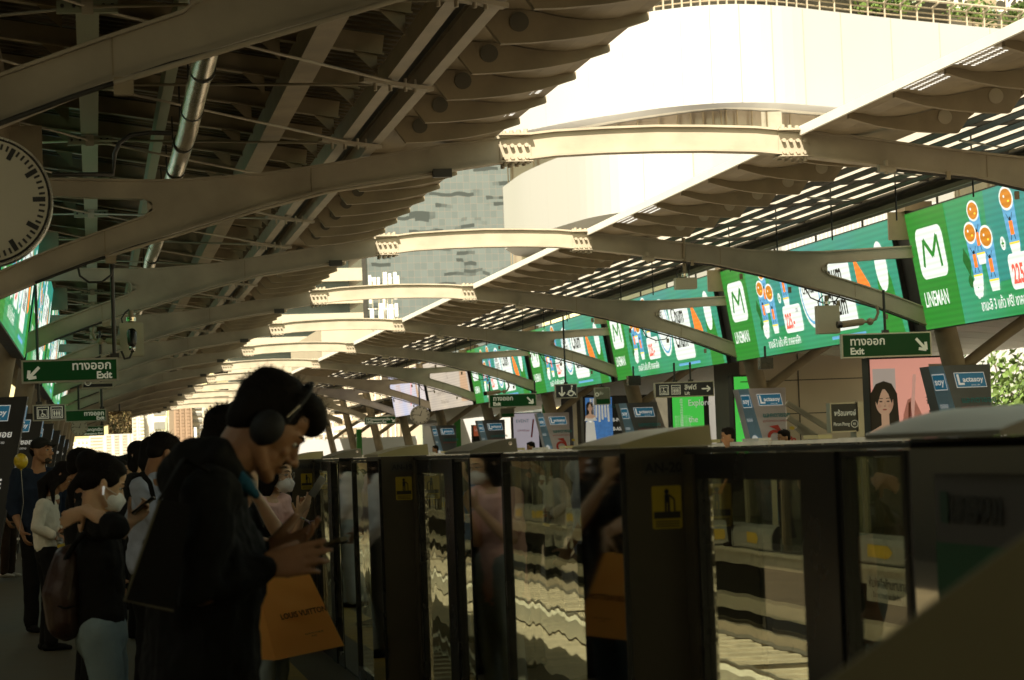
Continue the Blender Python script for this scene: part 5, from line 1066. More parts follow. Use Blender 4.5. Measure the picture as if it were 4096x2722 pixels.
# white footbridge structure with railings and air conditioners behind the right arches
root = thing('footbridge', (D(770, 1000, y=130).x, 135, -4), 'white footbridge with railings beyond the far end of the right platform', 'footbridge')
q = MB(); a, b = D(600, 1000, y=140), D(960, 1000, y=140); zt = D(760, 1012, y=140).z; q.box(a.x, b.x, 140, 144, -3, zt, M['wpanel']); zt2 = D(760, 985, y=142).z; q.bar((a.x, 143, zt2 - .5), (b.x, 143, zt2 + .35), .3, .22, M['wpanel']); q.build('deck', root)
q = MB(); a2, b2 = D(640, 1000, y=155), D(830, 1000, y=155); q.box(a2.x, b2.x, 155, 160, -3, D(740, 945, y=155).z, pale('mesh_grey', (.42, .38, .32))); q.build('screen_wall', root)
q = MB()
for X in range(700, 830, 22): a = D(X, 950, y=150); q.cyl((a.x, 150, -1), (a.x, 150, D(X, 955, y=150).z), .06, M['white'], 6)
for Y in (958, 972, 1000): q.bar(D(690, Y, y=150), D(830, Y, y=150), .1, .1, M['white'])
q.bar(D(715, 1000, y=150), D(745, 962, y=150), .1, .1, M['white']); q.build('railing', root)
p = D(802, 985, y=149); q = MB(); q.box(p.x - .5, p.x + .5, 149, 149.6, p.z - .4, p.z + .4, M['steel2']); q.cyl((p.x, 148.98, p.z), (p.x, 148.995, p.z), .28, M['dark'], 16); q.build('fan_unit', root)
# bright white building behind the right platform, trees
q = MB(); a, b = D(1035, 1000, y=120), D(1250, 1000, y=120); q.box(a.x, b.x, 120, 130, -6, D(1100, 962, y=120).z, M['wpanel']); tag(q.build('white_wall_building'), 'low bright white wall behind the far right columns', 'building')
q = MB(); a, b = D(1000, 1000, y=190), D(1100, 1000, y=190); q.box(a.x, b.x, 190, 200, -6, D(1040, 920, y=190).z, pale('city_mint', (.55, .62, .48))); tag(q.build('mint_building'), 'pale mint building behind the right-hand clock', 'building')
for (X, Y, y, r_, lab) in ((2330, 905, 62, (2.2, 1.5, 2.0), 'leafy tree at the right edge beyond the platform'), (2400, 935, 58, (2.0, 1.5, 1.9), 'leafy tree cut by the right photo edge'), (1997, 985, 60, (.8, .8, 1.6), 'narrow tree between station sign and pink poster'), (2120, 1000, 70, (1.8, 1.2, 1.8), 'tree hidden behind the pink poster')):
    plant(X, Y, y, r_, 1500, .13, lab, 'street_tree', 'tree', z0=-12)
q = MB(); a, b = D(1600, 900, y=95), D(2600, 900, y=95); q.box(a.x, b.x, 95, 96, -12, 4.2, M['wpanel']); tag(q.build('bright_facade'), 'bright pale facade behind the trees at the right', 'building')
# ================================================================== PEOPLE
def clouds(name, size):
    t = bpy.data.textures.get(name) or bpy.data.textures.new(name, 'CLOUDS'); t.noise_scale = size; t.noise_depth = 2; return t
def soft(ob, vox, disp=0.0, dsize=.12, smooth=2):
    m = ob.modifiers.new('remesh', 'REMESH'); m.mode = 'VOXEL'; m.voxel_size = vox; m.use_smooth_shade = True
    if disp: d = ob.modifiers.new('folds', 'DISPLACE'); d.texture = clouds('folds%03d' % int(dsize * 1000), dsize); d.strength = disp; d.mid_level = .5; d.texture_coords = 'LOCAL'
    if smooth: s = ob.modifiers.new('smooth', 'SMOOTH'); s.iterations = smooth; s.factor = .5
    return ob
SKIN = {}
def skin(name, c): return mat('skin_' + name, c, .5, var=.10, scale=14, bump=.12, bscale=90, sss=.12)
def cloth(name, c, bump=.35): return mat('cloth_' + name, c, .85, var=.14, scale=7, bump=bump, bscale=160, spec=.2)
HAIRM = mat('hair_black', (.008, .006, .0045), .75, var=.3, scale=30, spec=.15)
SK1, SK2, SK3 = skin('tan', (.36, .185, .09)), skin('light', (.66, .42, .25)), skin('brown', (.26, .13, .07))
BLK = cloth('black', (.0075, .0072, .006)); MASKW = cloth('mask_white', (.93, .88, .82), .1)
def frame3(f, u):
    f = V(f).normalized(); u = V(u); u = (u - f * u.dot(f)).normalized(); r = f.cross(u); return r, f, u   # right, forward, up
def hand(q, W, d, n, right=True, curl=(.5, .5, .5, .5), thumb=(.6, .7, .35), s=1.0, m=None, spread=.08, tcurl=.4):
    d = V(d).normalized(); n = V(n); n = (n - d * n.dot(d)).normalized(); t = d.cross(n) * (1 if right else -1); W = V(W)
    q.limb([W - d * .02 * s, W + d * .02 * s, W + d * .055 * s, W + d * .088 * s], [(.026 * s, .019 * s), (.031 * s, .017 * s), (.039 * s, .015 * s), (.040 * s, .0125 * s)], side=t, m=m)
    for i, (off, base, L, rr) in enumerate(((.030, .088, .074, .0088), (.010, .092, .083, .0090), (-.010, .090, .077, .0085), (-.029, .082, .060, .0076))):
        p = W + t * (off * s) + d * (base * s) - d * .012 * s; a = curl[i] * .6; sp = spread * (1.2 - .8 * i)
        pts = [p]; dd = d
        p = p + d * .012 * s
        pts.append(p)
        for seg in (.46, .30, .24):
            dv = (d * math.cos(a) + n * math.sin(a) + t * sp * math.cos(a)).normalized(); p = p + dv * (L * seg * s); pts.append(p); a += curl[i]
        q.limb(pts, [rr * 1.05 * s, rr * 1.08 * s, rr * 1.0 * s, rr * .92 * s, rr * .78 * s], m=m, n=10)
    p = W + d * .018 * s + t * .022 * s; dv = (d * thumb[0] + t * thumb[1] + n * thumb[2]).normalized(); pts = [W + d * .005 * s + t * .008 * s, p]
    for i, L in enumerate((.040, .032, .026)):
        p = p + dv * L * s; pts.append(p); dv = (dv + (n * .5 + d * .6 - t * .5) * (tcurl * .5)).normalized()
    q.limb(pts, [.015 * s, .0145 * s, .0118 * s, .0105 * s, .0090 * s], m=m, n=10)
def head_geo(q, c, f, u, s=1.0, m=None, jaw=1.0, female=False):
    """c = head centre (between the ears), f forward, u up"""
    r, f, u = frame3(f, u); R = Matrix((r, f, u)).transposed(); P = lambda a, b, d_: V(c) + (r * a + f * b + u * d_) * s
    E = lambda a, b, d_, ra, rb, rc: q.ell(P(a, b, d_), (ra * s, rb * s, rc * s), m, R, 16, 11)
    E(0, -.012, .040, .076, .096, .082); E(0, .018, .005, .070, .078, .085); E(0, .040, -.045, .056 * jaw, .050, .062)
    q.limb([P(-.052, .0, -.05), P(-.035 * jaw, .050, -.088), P(0, .078, -.100)], [.020 * s, .017 * s, .018 * s], m=m); q.limb([P(.052, .0, -.05), P(.035 * jaw, .050, -.088), P(0, .078, -.100)], [.020 * s, .017 * s, .018 * s], m=m)
    E(0, .068, -.093, .022, .020, .018)
    q.limb([P(-.042, .070, .024), P(-.018, .088, .024), P(.018, .088, .024), P(.042, .070, .024)], [.012 * s, .013 * s, .013 * s, .012 * s], m=m)
    E(0, .055, .055, .055, .040, .045)
    for k in (-1, 1): E(k * .036, .066, -.026, .020, .018, .020); E(k * .079, -.008, -.012, .009, .019, .031); E(k * .083, -.016, .004, .007, .012, .016); E(k * .012, .103, -.038, .009, .010, .007)
    q.limb([P(0, .090, .012), P(0, .103, -.012), P(0, .116, -.033)], [.0095 * s, .0100 * s, .0120 * s], m=m)
    E(0, .093, -.062, .022, .012, .0065); E(0, .090, -.073, .019, .012, .0070)
    return P, R
def eyes(root, P, R, s, m_s):
    q = MB(); wh = mat('eye_white', (.55, .5, .44), .3, var=0)
    for k in (-1, 1): q.ell(P(k * .031, .078, .002), (.0135 * s, .012 * s, .0085 * s), wh, R, 12, 8); q.ell(P(k * .031, .0885, .002), (.0058 * s, .003 * s, .0058 * s), M['ink'], R, 10, 6)
    q.build('eyes', root)
    q = MB()
    for k in (-1, 1): q.limb([P(k * .014, .0995, .026), P(k * .032, .094, .031), P(k * .050, .077, .026)], [(.0035 * s, .003 * s), (.0045 * s, .003 * s), (.002 * s, .002 * s)], m=HAIRM, n=6)
    for k in (-1, 1): q.limb([P(k * .018, .089, .004), P(k * .031, .0925, .0085), P(k * .045, .085, .003)], [.0022 * s, .0030 * s, .0018 * s], m=HAIRM, n=6)
    q.build('eyebrows', root)
def strands(q, fn, n, L, rnd, w_=.0014):
    for i in range(n):
        p, d = fn(rnd); e = d.cross(V((rnd.gauss(0, 1), rnd.gauss(0, 1), rnd.gauss(0, 1)))).normalized() * w_; l = L * (.4 + .8 * rnd.random()); bend = V((rnd.gauss(0, .25), rnd.gauss(0, .25), rnd.gauss(0, .25))) * l
        q.add([p - e, p + e, p + d * l * .55 + bend * .3 + e * .5, p + d * l + bend], [(0, 1, 2), (0, 2, 3)], HAIRM)
def hair_geo(root, c, f, u, s, style, rnd, vox=.008):
    r, f, u = frame3(f, u); R = Matrix((r, f, u)).transposed(); P = lambda a, b, d_: V(c) + (r * a + f * b + u * d_) * s
    q = MB(); E = lambda a, b, d_, ra, rb, rc: q.ell(P(a, b, d_), (ra * s, rb * s, rc * s), None, R, 16, 11)
    els = [(0, -.020, .052, .084, .100, .086)]
    if style == 'short': els += [(0, -.055, .0, .070, .058, .062), (0, .035, .100, .060, .052, .036)]
    elif style == 'undercut': els += [(0, -.060, .01, .070, .050, .075), (0, .050, .105, .062, .062, .040), (0, .095, .080, .045, .036, .040), (0, -.02, .095, .078, .09, .055)]
    elif style == 'cap': els = [(0, -.055, .0, .070, .055, .055)]
    elif style == 'bun': els += [(0, -.060, .0, .075, .062, .070), (0, -.10, .060, .062, .060, .060), (0, .03, .075, .075, .06, .05), (-.06, .0, .03, .03, .06, .05), (.06, .0, .03, .03, .06, .05)]
    elif style in ('long', 'bob'):
        els += [(0, -.05, .0, .085, .065, .085), (0, .035, .085, .072, .055, .045), (0, -.06, -.07, .082, .055, .08)]
        for k in (-1, 1): els += [(k * .070, .010, -.02, .022, .045, .075), (k * .072, -.010, -.09, .024, .045, .07)]
    for e in els: E(*e)
    if style == 'long':
        for k in (-.6, 0, .6): q.limb([P(.08 * k, -.075, -.05), P(.09 * k, -.095, -.16), V(P(.10 * k, -.10, -.16)) - V((0, 0, .20 * s))], [.045 * s, .05 * s, .03 * s], side=r)
        for k in (-1, 1): q.limb([P(k * .075, .0, -.06), P(k * .085, .02, -.15), V(P(k * .085, .03, -.15)) - V((0, 0, .12 * s))], [.028 * s, .028 * s, .012 * s], side=r)
    if style == 'bun': q.limb([P(0, -.10, -.01), P(0, -.125, -.09), V(P(0, -.12, -.09)) - V((0, 0, .1 * s))], [.03 * s, .022 * s, .01 * s])
    ob = q.build('hair', root, mats=[HAIRM]); soft(ob, vox, .006, .03, 2)
    q2 = MB()
    def fn(rn):
        e = els[rn.randrange(len(els))] if rn.random() < .35 else els[0 if style != 'cap' else 0]
        d = V((rn.gauss(0, 1), rn.gauss(0, 1), abs(rn.gauss(0, 1)) if rn.random() < .75 else rn.gauss(0, 1))).normalized()
        p = P(e[0] + d.x * e[3] * .97, e[1] + d.y * e[4] * .97, e[2] + d.z * e[5] * .97); nn = (r * d.x / e[3] + f * d.y / e[4] + u * d.z / e[5]).normalized()
        fl = {'short': .9, 'undercut': 1.3}.get(style, .35)
        return p, (nn * fl + f * .35 - u * .35 * (style in ('long', 'bob', 'bun')) - f * .6 * (style == 'bun')).normalized()
    strands(q2, fn, 1500 if vox < .01 else 500, .020 * s if style != 'undercut' else .020 * s, rnd, .0009)
    q2.build('hair_strands', ob)
    return ob, P, R
def person(label, x, y, face, h=1.65, female=False, top=BLK, bottom=BLK, sk=SK2, hair='short', sleeve='short', mask=False, J={}, hd=None, pitch=10, hyaw=0, vox=.009, shoes=None, hem=.90, hands={}, fat=1.0, wide=0, seed=1, bot='trousers', group='people waiting on the left platform', upright=True, hs=1.0, sleevem=None, legs=True):
    """standing figure; J overrides joints with world points; face = heading in degrees (0 = +x)"""
    rnd = random.Random(seed); s = h / 1.70; a = math.radians(face); f = V((math.cos(a), math.sin(a), 0)); r = V((math.sin(a), -math.cos(a), 0)); U = V((0, 0, 1)); O = V((x, y, 0))
    L = lambda rr, ff, z: O + r * (rr * s) + f * (ff * s) + U * (z * s)
    sw = .165 if female else .185
    j = dict(pel=L(0, 0, .93), chest=L(0, .0, 1.25), neck=L(0, -.015, 1.43), head=L(0, .02, 1.58), shR=L(sw, -.01, 1.375), shL=L(-sw, -.01, 1.375),
             elR=L(sw + .05, -.03, 1.10), elL=L(-sw - .05, -.03, 1.10), wrR=L(sw + .02, .12, .88), wrL=L(-sw - .02, .12, .88), hipR=L(.09, 0, .90), hipL=L(-.09, 0, .90),
             knR=L(.10, .02, .49), knL=L(-.10, .02, .49), anR=L(.10, -.02, .085), anL=L(-.10, -.02, .085))
    j.update({k: V(v) for k, v in J.items()})
    root = thing('person', (x, y, 0), label, 'person', group)
    ha = math.radians(face + hyaw); pp = math.radians(pitch); hf = V((math.cos(ha) * math.cos(pp), math.sin(ha) * math.cos(pp), -math.sin(pp))); hu = V((math.cos(ha) * math.sin(pp), math.sin(ha) * math.sin(pp), math.cos(pp)))
    if hd: hf, hu = V(hd[0]), V(hd[1])
    hS = s * hs
    q = MB(); P, R = head_geo(q, j['head'], hf, hu, hS, sk)
    q.limb([j['head'] - hu * .045 * s - hf * .025 * s, j['neck'], j['neck'] - U * .05 * s], [.052 * s * fat, .054 * s * fat, .07 * s], m=sk)
    q.limb([j['pel'], (j['pel'] + j['chest']) / 2, j['chest'], (j['shR'] + j['shL']) / 2], [(.13 * s, .09 * s), (.12 * s, .085 * s), (.14 * s, .09 * s), (.13 * s, .07 * s)], side=r, m=sk)
    for k in 'RL':
        q.limb([j['sh' + k], (j['sh' + k] + j['el' + k]) / 2, j['el' + k]], [.045 * s, .042 * s, .034 * s], m=sk); q.limb([j['el' + k], (j['el' + k] * 2 + j['wr' + k]) / 3, j['wr' + k]], [.036 * s, .038 * s, .024 * s], m=sk)
        hk = hands.get(k, {}); dd = (j['wr' + k] - j['el' + k]).normalized()
        hand(q, j['wr' + k], hk.get('d', dd), hk.get('n', (f * .3 - r * (1 if k == 'R' else -1)) if abs(dd.z) > .5 else (U + f * .2)), k == 'R', hk.get('curl', (.45, .5, .55, .6)), hk.get('thumb', (.6, .7, .35)), s * (.95 if female else 1.0), sk, tcurl=hk.get('tcurl', .4))
        if legs: q.limb([j['hip' + k], j['kn' + k], j['an' + k]], [.075 * s, .05 * s, .036 * s], m=sk)
    soft(q.build('body', root, mats=[sk]), vox, smooth=1)
    eyes(root, P, R, hS, sk)
    if hair: hair_geo(root, j['head'], hf, hu, hS, hair, rnd, max(vox, .007))
    # top
    q = MB(); w2 = 1.0 if female else 1.1; w2 *= fat; z0 = j['pel'] + (j['chest'] - j['pel']) * ((hem - .93) / .32)
    q.limb([z0, (z0 + j['chest']) / 2, j['chest'], (j['shR'] + j['shL']) / 2 - U * .01, j['neck'] - U * .035 * s], [(.165 * s * w2 + wide, .125 * s * w2), (.155 * s * w2 + wide, .12 * s * w2), (.175 * s * w2 + wide, .13 * s * w2), (.15 * s * w2, .085 * s), (.07 * s, .065 * s)], side=r)
    for k in 'RL':
        sh, e_, wr = j['sh' + k], j['el' + k], j['wr' + k]; inner = (j['shR'] + j['shL']) / 2
        q.limb([inner + (sh - inner) * .5, sh], [.07 * s, .068 * s])
        if sleeve == 'short': q.limb([sh, sh + (e_ - sh) * .72], [.066 * s, .062 * s])
        elif sleeve == 'half': q.limb([sh, (sh + e_) / 2, e_], [.068 * s, .066 * s, .060 * s]); q.limb([e_, e_ + (wr - e_) * .22], [.060 * s, .052 * s])
        else: q.limb([sh, (sh + e_) / 2, e_, (e_ + wr) / 2, wr - (wr - e_).normalized() * .01], [.068 * s * fat, .064 * s * fat, .058 * s * fat, .05 * s * fat, .042 * s])
    soft(q.build('shirt', root, mats=[top]), vox * 1.15, .032 * s, .085, 2)
    if legs:
        q = MB()
        if bot == 'trousers':
            q.limb([j['pel'] + U * .06 * s, j['pel'] - U * .06 * s], [(.15 * s, .115 * s), (.165 * s, .125 * s)], side=r)
            for k in 'RL': q.limb([j['hip' + k] - U * .02, (j['hip' + k] + j['kn' + k]) / 2, j['kn' + k], j['an' + k] + U * .0], [.098 * s, .088 * s, .072 * s, .066 * s])
        else: q.limb([j['pel'] + U * .06 * s, j['pel'] - U * .08 * s, (j['knR'] + j['knL']) / 2 - U * .1], [(.15 * s, .11 * s), (.18 * s, .14 * s), (.22 * s, .18 * s)], side=r)
        soft(q.build('trousers' if bot == 'trousers' else 'skirt', root, mats=[bottom]), vox * 1.2, .018 * s, .10, 2)
        for k in 'RL':
            q = MB(); an = j['an' + k]; b_ = V((an.x, an.y, 0)); q.limb([b_ - f * .05 * s + U * .035 * s, b_ + f * .06 * s + U * .035 * s, b_ + f * .17 * s + U * .025 * s], [(.036 * s, .034 * s), (.042 * s, .032 * s), (.04 * s, .022 * s)], side=r); q.limb([b_ - f * .03 * s + U * .04, an], [.036 * s, .036 * s])
            ob = q.build('shoe', root, mats=[shoes or BLK]); soft(ob, .008, 0, smooth=1)
    if mask:
        q = MB(); mm_ = MASKW
        q.ell(P(0, .062, -.062), (.060 * hS, .063 * hS, .055 * hS), None, R, 20, 14); q.limb([P(0, .10, -.025), P(0, .122, -.042), P(0, .112, -.085)], [.016 * hS, .018 * hS, .02 * hS])
        ob = q.build('face_mask', root, mats=[mm_]); soft(ob, .005, .004, .03, 2)
        q = MB()
        for k in (-1, 1):
            for z in (-.03, -.09): q.pipe([P(k * .060, .07, z), P(k * .075, .03, z * .8 + .0), P(k * .086, -.018, -.01)], .0016 * hS, mm_, 5)
        q.build('mask_strap', root)
    return root, j, P, R, (r, f)
def phone(c, d, n, label, m=None, L=.15, W=.072):
    d = V(d).normalized(); n = V(n); n = (n - d * n.dot(d)).normalized(); t = d.cross(n); c = V(c); root = thing('phone', c, label, 'phone')
    q = MB(); q.limb([c - d * (L / 2 - .008), c + d * (L / 2 - .008)], [(W / 2, .0045)] * 2, side=t, m=m or M['black'], n=16); q.build('case', root)
    q = MB(); o = n * .0050; q.add([c + o - d * L * .47 - t * W * .44, c + o - d * L * .47 + t * W * .44, c + o + d * L * .47 + t * W * .44, c + o + d * L * .47 - t * W * .44], [(0, 1, 2, 3)], M['bgloss']); q.build('screen', root)
    return root
# ---- man in the black hoodie (main figure)
ym = 6.5
hf = V((.785, .10, -.61)).normalized(); hu = V((.61, .05, .785)).normalized()
JM = dict(head=D(612, 985, y=ym + .03), neck=D(520, 1085, y=ym + .03), chest=D(475, 1260, y=ym + .03), pel=D(462, 1560, y=ym + .03), shR=D(487, 1140, y=ym - .17), shL=D(500, 1140, y=ym + .20),
          elR=D(462, 1362, y=ym - .20), elL=D(480, 1345, y=ym + .28), wrR=D(606, 1306, y=ym - .10), wrL=D(606, 1272, y=ym + .14))
xm = JM['pel'].x; bx = xm
for k, dy in (('R', -.10), ('L', .12)): JM['hip' + k] = (bx, ym + .03 + dy, .90); JM['kn' + k] = (bx + .03, ym + .03 + dy, .48); JM['an' + k] = (bx - .02, ym + .03 + dy, .085)
hood = cloth('hoodie', (.006, .006, .005), .3)
root_m, j, P, R, (rr_, ff_) = person('young man in a black hoodie and headphones, bowed over his phone in the foreground', bx, ym, 0, 1.74, top=hood, bottom=BLK, sk=SK1, hair='undercut', sleeve='long', J=JM, hd=(hf, hu), vox=.0055, fat=1.08, wide=.01, seed=3, hem=.86,
    hands={'R': dict(d=D(735, 1282, y=ym - .10) - D(604, 1306, y=ym - .10), n=(.05, 1, -.15), curl=(.10, .18, .26, .34), thumb=(.8, .35, .6), tcurl=.2),
           'L': dict(d=D(690, 1246, y=ym + .12) - D(606, 1272, y=ym + .14), n=(.1, -.5, .8), curl=(.2, .4, .5, .5), thumb=(.8, .5, .3), tcurl=.1)}, hs=.97)
# hood lying on the back and neck, collar, zip
q = MB(); q.limb([D(560, 1120, y=ym - .07), D(500, 1050, y=ym - .11), D(452, 1062, y=ym - .05), D(420, 1100, y=ym + .03), D(452, 1062, y=ym + .11), D(505, 1050, y=ym + .16), D(565, 1120, y=ym + .12)], [.028, .05, .062, .07, .062, .05, .028]); q.ell(D(440, 1110, y=ym + .03), (.08, .11, .09))
soft(q.build('hood', root_m, mats=[hood]), .008, .02, .06, 2)
q = MB(); q.limb([D(500, 1030, y=ym - .04), D(530, 1072, y=ym - .09), D(562, 1112, y=ym - .10), D(590, 1140, y=ym - .07)], [.010, .016, .020, .012]); soft(q.build('blue_collar', root_m, mats=[cloth('collar_blue', (.02, .10, .16))]), .006, .004, .03)
q = MB(); q.ell(D(578, 1120, y=ym - .085), (.016, .008, .018)); q.build('inner_shirt', root_m, mats=[cloth('collar_white', (.35, .35, .33))])
q = MB(); q.pipe([D(563, 1128, y=ym - .09), D(590, 1165, y=ym - .085), D(608, 1215, y=ym - .08)], .0014, M['dark'], 5); q.build('zip', root_m)
q = MB()
q.limb([P(.0, .1035, -.052), P(.018, .098, -.054), P(.028, .088, -.064)], [.0040, .0042, .003], m=HAIRM, n=6); q.limb([P(.0, .1035, -.052), P(-.018, .098, -.054), P(-.028, .088, -.064)], [.0040, .0042, .003], m=HAIRM, n=6); q.build('moustache', root_m)
# headphones
dkp = mat('headphone_shell', (.007, .007, .006), .75, var=.1)
for k in (1, -1):
    q = MB(); q.limb([P(k * .082, -.010, -.008), P(k * .118, -.008, -.008)], [(.041, .049), (.037, .045)], side=hf, m=dkp, n=24); q.build('ear_cup', root_m)
q = MB(); pts = []
for i in range(17):
    t = math.pi * i / 16; pts.append(P(.112 * math.cos(t), .020 + .010 * math.sin(t), .035 + .125 * math.sin(t)))
q.pipe(pts, .0065, dkp, 8); q.limb([P(.105, .002, .0), pts[0]], [.008, .008], m=dkp); q.limb([P(-.105, .002, .0), pts[-1]], [.008, .008], m=dkp); q.build('headband', root_m)
q = MB(); q.cyl(P(.117, .012, .040), P(.110, .022, .085), .0036, M['steelrim'], 8); q.build('slider', root_m)
pc = D(742, 1262, y=ym + .0)
phone(pc, D(790, 1244, y=ym) - D(700, 1272, y=ym), (-.45, -.12, .9), 'dark phone held flat by the man in the black hoodie', L=.145)
# flat black shoulder bag with pale piping
yb = ym - .30
c4 = [D(352, 1148, y=yb), D(284, 1385, y=yb), D(346, 1400, y=yb - .02), D(440, 1160, y=yb)]
c4 = [D(368, 1150, y=yb), D(287, 1384, y=yb), D(400, 1408, y=yb), D(440, 1165, y=yb)]
bagr = thing('shoulder_bag', c4[1], 'flat black shoulder bag with pale piping behind the man in the hoodie', 'bag')
q = MB(); n_ = V((0, .03, 0)); q.add(c4 + [p + n_ for p in c4], [(0, 1, 2, 3), (7, 6, 5, 4), (0, 4, 5, 1), (1, 5, 6, 2), (2, 6, 7, 3), (3, 7, 4, 0)], BLK); q.build('panel', bagr)
q = MB(); q.pipe([c4[0], c4[1], c4[2]], .0035, cloth('piping', (.13, .12, .08)), 6); q.build('piping', bagr)
q = MB(); q.limb([D(368, 1150, y=yb), D(420, 1060, y=ym - .2), D(480, 1085, y=ym - .22)], [(.02, .004)] * 3, side=(0, 1, 0), m=BLK); q.build('strap', bagr)

# ---- woman with the paper bag (hidden behind him, seen in the glass)
yw = 11.9; xw = .62
gx = D(650, 1330, y=yw - .5)
rw, j, P, R, _ = person('woman in black with white mask holding the orange paper bag', xw, yw, 150, 1.58, True, top=BLK, bottom=cloth('denim_dark', (.05, .07, .08)), sk=SK2, hair='bob', mask=True, pitch=18, seed=5, vox=.009,
    J=dict(elR=(.84, 11.75, 1.12), wrR=(.70, 11.60, 1.36), elL=(.62, 11.6, 1.15), wrL=tuple(D(652, 1262, y=11.2))), hands={'R': dict(d=(-.1, -.25, .9), n=(-.4, .8, .2), curl=(.5, .5, .5, .5)), 'L': dict(d=(.1, .05, -1), n=(-1, 0, 0), curl=(.8, .8, .8, .8))})
phone((.70, 11.60, 1.47), (0, -.35, 1), (-.3, 1, .3), 'phone raised by the woman with the paper bag, mirrored in the glass')
yb = 10.9
B4 = [D(612, 1332, y=yb), D(706, 1308, y=yb), D(792, 1492, y=yb), D(607, 1530, y=yb)]
B4 = [D(590, 1338, y=yb), D(705, 1305, y=yb), D(793, 1488, y=yb), D(634, 1522, y=yb)]
bag = thing('paper_bag', B4[3], 'orange paper shopping bag with small dark lettering, held in front of the glass', 'bag')
om = mat('paper_orange', (.98, .56, .15), .55, var=.06, scale=6, bump=.5, bscale=9, trans=0)
_n = om.node_tree; _p = _n.nodes['Principled BSDF']; _tl = _n.nodes.new('ShaderNodeBsdfTranslucent'); _tl.inputs[0].default_value = (1.0, .56, .12, 1); _mx = _n.nodes.new('ShaderNodeMixShader'); _mx.inputs[0].default_value = .4
_n.links.new(_p.outputs[0], _mx.inputs[1]); _n.links.new(_tl.outputs[0], _mx.inputs[2]); _n.links.new(_mx.outputs[0], _n.nodes['Material Output'].inputs[0])
dep = V((-.10, .16, 0)); back = [p + dep * (.35 if i < 2 else 1) + (V((-.01, 0, 0))) for i, p in enumerate(B4)]
q = MB(); NU, NV = 14, 18
def bag_face(A, Bc, C_, D_, amp, q=q):
    vs = []
    for i in range(NV + 1):
        for k in range(NU + 1):
            a_, b_ = k / NU, i / NV; p = (A * (1 - a_) + Bc * a_) * (1 - b_) + (D_ * (1 - a_) + C_ * a_) * b_
            nn = (Bc - A).cross(D_ - A).normalized(); e = math.sin(math.pi * a_) * math.sin(math.pi * min(1, b_ * 1.0)); z = amp * (math.sin(7 * b_ + 2 * a_) + .6 * math.sin(13 * a_ * b_ + 3) + .5 * math.sin(17 * b_ - 6 * a_)) * e
            vs.append(p + nn * z)
    q.add(vs, [(i * (NU + 1) + k, i * (NU + 1) + k + 1, (i + 1) * (NU + 1) + k + 1, (i + 1) * (NU + 1) + k) for i in range(NV) for k in range(NU)], om, True)
bag_face(B4[0], B4[1], B4[2], B4[3], .0065); bag_face(back[1], back[0], back[3], back[2], .003); bag_face(back[0], B4[0], B4[3], back[3], .003); bag_face(B4[1], back[1], back[2], B4[2], .003); bag_face(B4[3], B4[2], back[2], back[3], .001)
q.build('paper_shell', bag)
U_ = (B4[0] * .5 + B4[1] * .5 - B4[2] * .5 - B4[3] * .5).normalized(); Rr = (B4[2] - B4[3]).normalized(); N_ = Rr.cross(U_)
if N_.y > 0: N_ = -N_
P2 = Panel(D(648, 1428, y=yb) + N_ * .012, D(722, 1413, y=yb) - D(648, 1428, y=yb), U_, N_, .001); inkb = mat('bag_ink', (.05, .022, .008), .5)
P2.text('LOUIS VUITTON', 0, 0, .0335, inkb, 1, .0008, sx=.80); P2.text('MAISON FONDÉE', .075, -.085, .010, inkb, 1); P2.text('PARIS', .098, -.097, .009, inkb, 1); P2.build('lettering', bag)
q = MB(); hp = [B4[0] * .6 + B4[1] * .4, B4[0] * .25 + B4[1] * .75]; q.pipe([hp[0], (hp[0] + hp[1]) / 2 + V((.02, .2, .13)), hp[1]], .004, cloth('rope', (.25, .16, .06)), 6); q.build('rope_handle', bag)

# ---- woman in the pink shirt
yp = 15.4; pink = cloth('pink', (.92, .58, .50), .2)
hp_ = D(636, 1090, y=yp)
xp = D(618, 1250, y=yp).x
rp_, j, P, R, _ = person('woman in a pink T-shirt with white mask and glasses raising her phone', xp, yp, -28, 1.60, True, top=pink, bottom=cloth('jeans_pale', (.28, .34, .33)), sk=SK2, hair='bob', mask=True, pitch=12, seed=8, vox=.007,
    J=dict(head=hp_, neck=hp_ + V((-.03, .02, -.145)), shR=D(590, 1172, y=yp - .10), shL=D(650, 1160, y=yp + .06), chest=D(612, 1240, y=yp), pel=D(612, 1420, y=yp), elR=D(622, 1268, y=yp - .34), wrR=D(686, 1186, y=yp - .30), elL=D(668, 1268, y=yp - .02), wrL=D(694, 1195, y=yp - .12)), hem=.94,
    hands={'R': dict(d=D(732, 1128, y=yp - .3) - D(690, 1180, y=yp - .30), n=(-.5, .6, .3), curl=(.30, .30, .34, .4), thumb=(.7, .5, .4)), 'L': dict(d=(.3, 0, 1), n=(-.2, -.9, 0), curl=(.6, .6, .6, .6))}, group=None)
q = MB()
for k in (-1, 1):
    pts = [P(k * .032 + .021 * math.cos(t), .108 - .012 * abs(math.cos(t)) * .3, .0 + .021 * math.sin(t)) for t in [2 * math.pi * i / 16 for i in range(17)]]; q.pipe(pts, .0012, M['steelrim'], 5)
    q.pipe([P(k * .053, .104, .003), P(k * .078, .03, .0), P(k * .080, -.02, .0)], .0012, M['steelrim'], 5)
q.build('glasses', rp_)
phone(D(731, 1122, y=yp - .30), D(744, 1100, y=yp - .3) - D(716, 1145, y=yp - .3), (-.75, .5, -.2), 'phone with a clear case held up by the woman in pink', mat('phone_clear', (.25, .24, .2), .15), L=.14)
q = MB(); c0 = D(697, 1195, y=yp - .2); cols = [mat('bead_lilac', (.45, .36, .5), .3), mat('bead_white', (.6, .56, .5), .3), mat('bead_green', (.35, .42, .2), .3)]
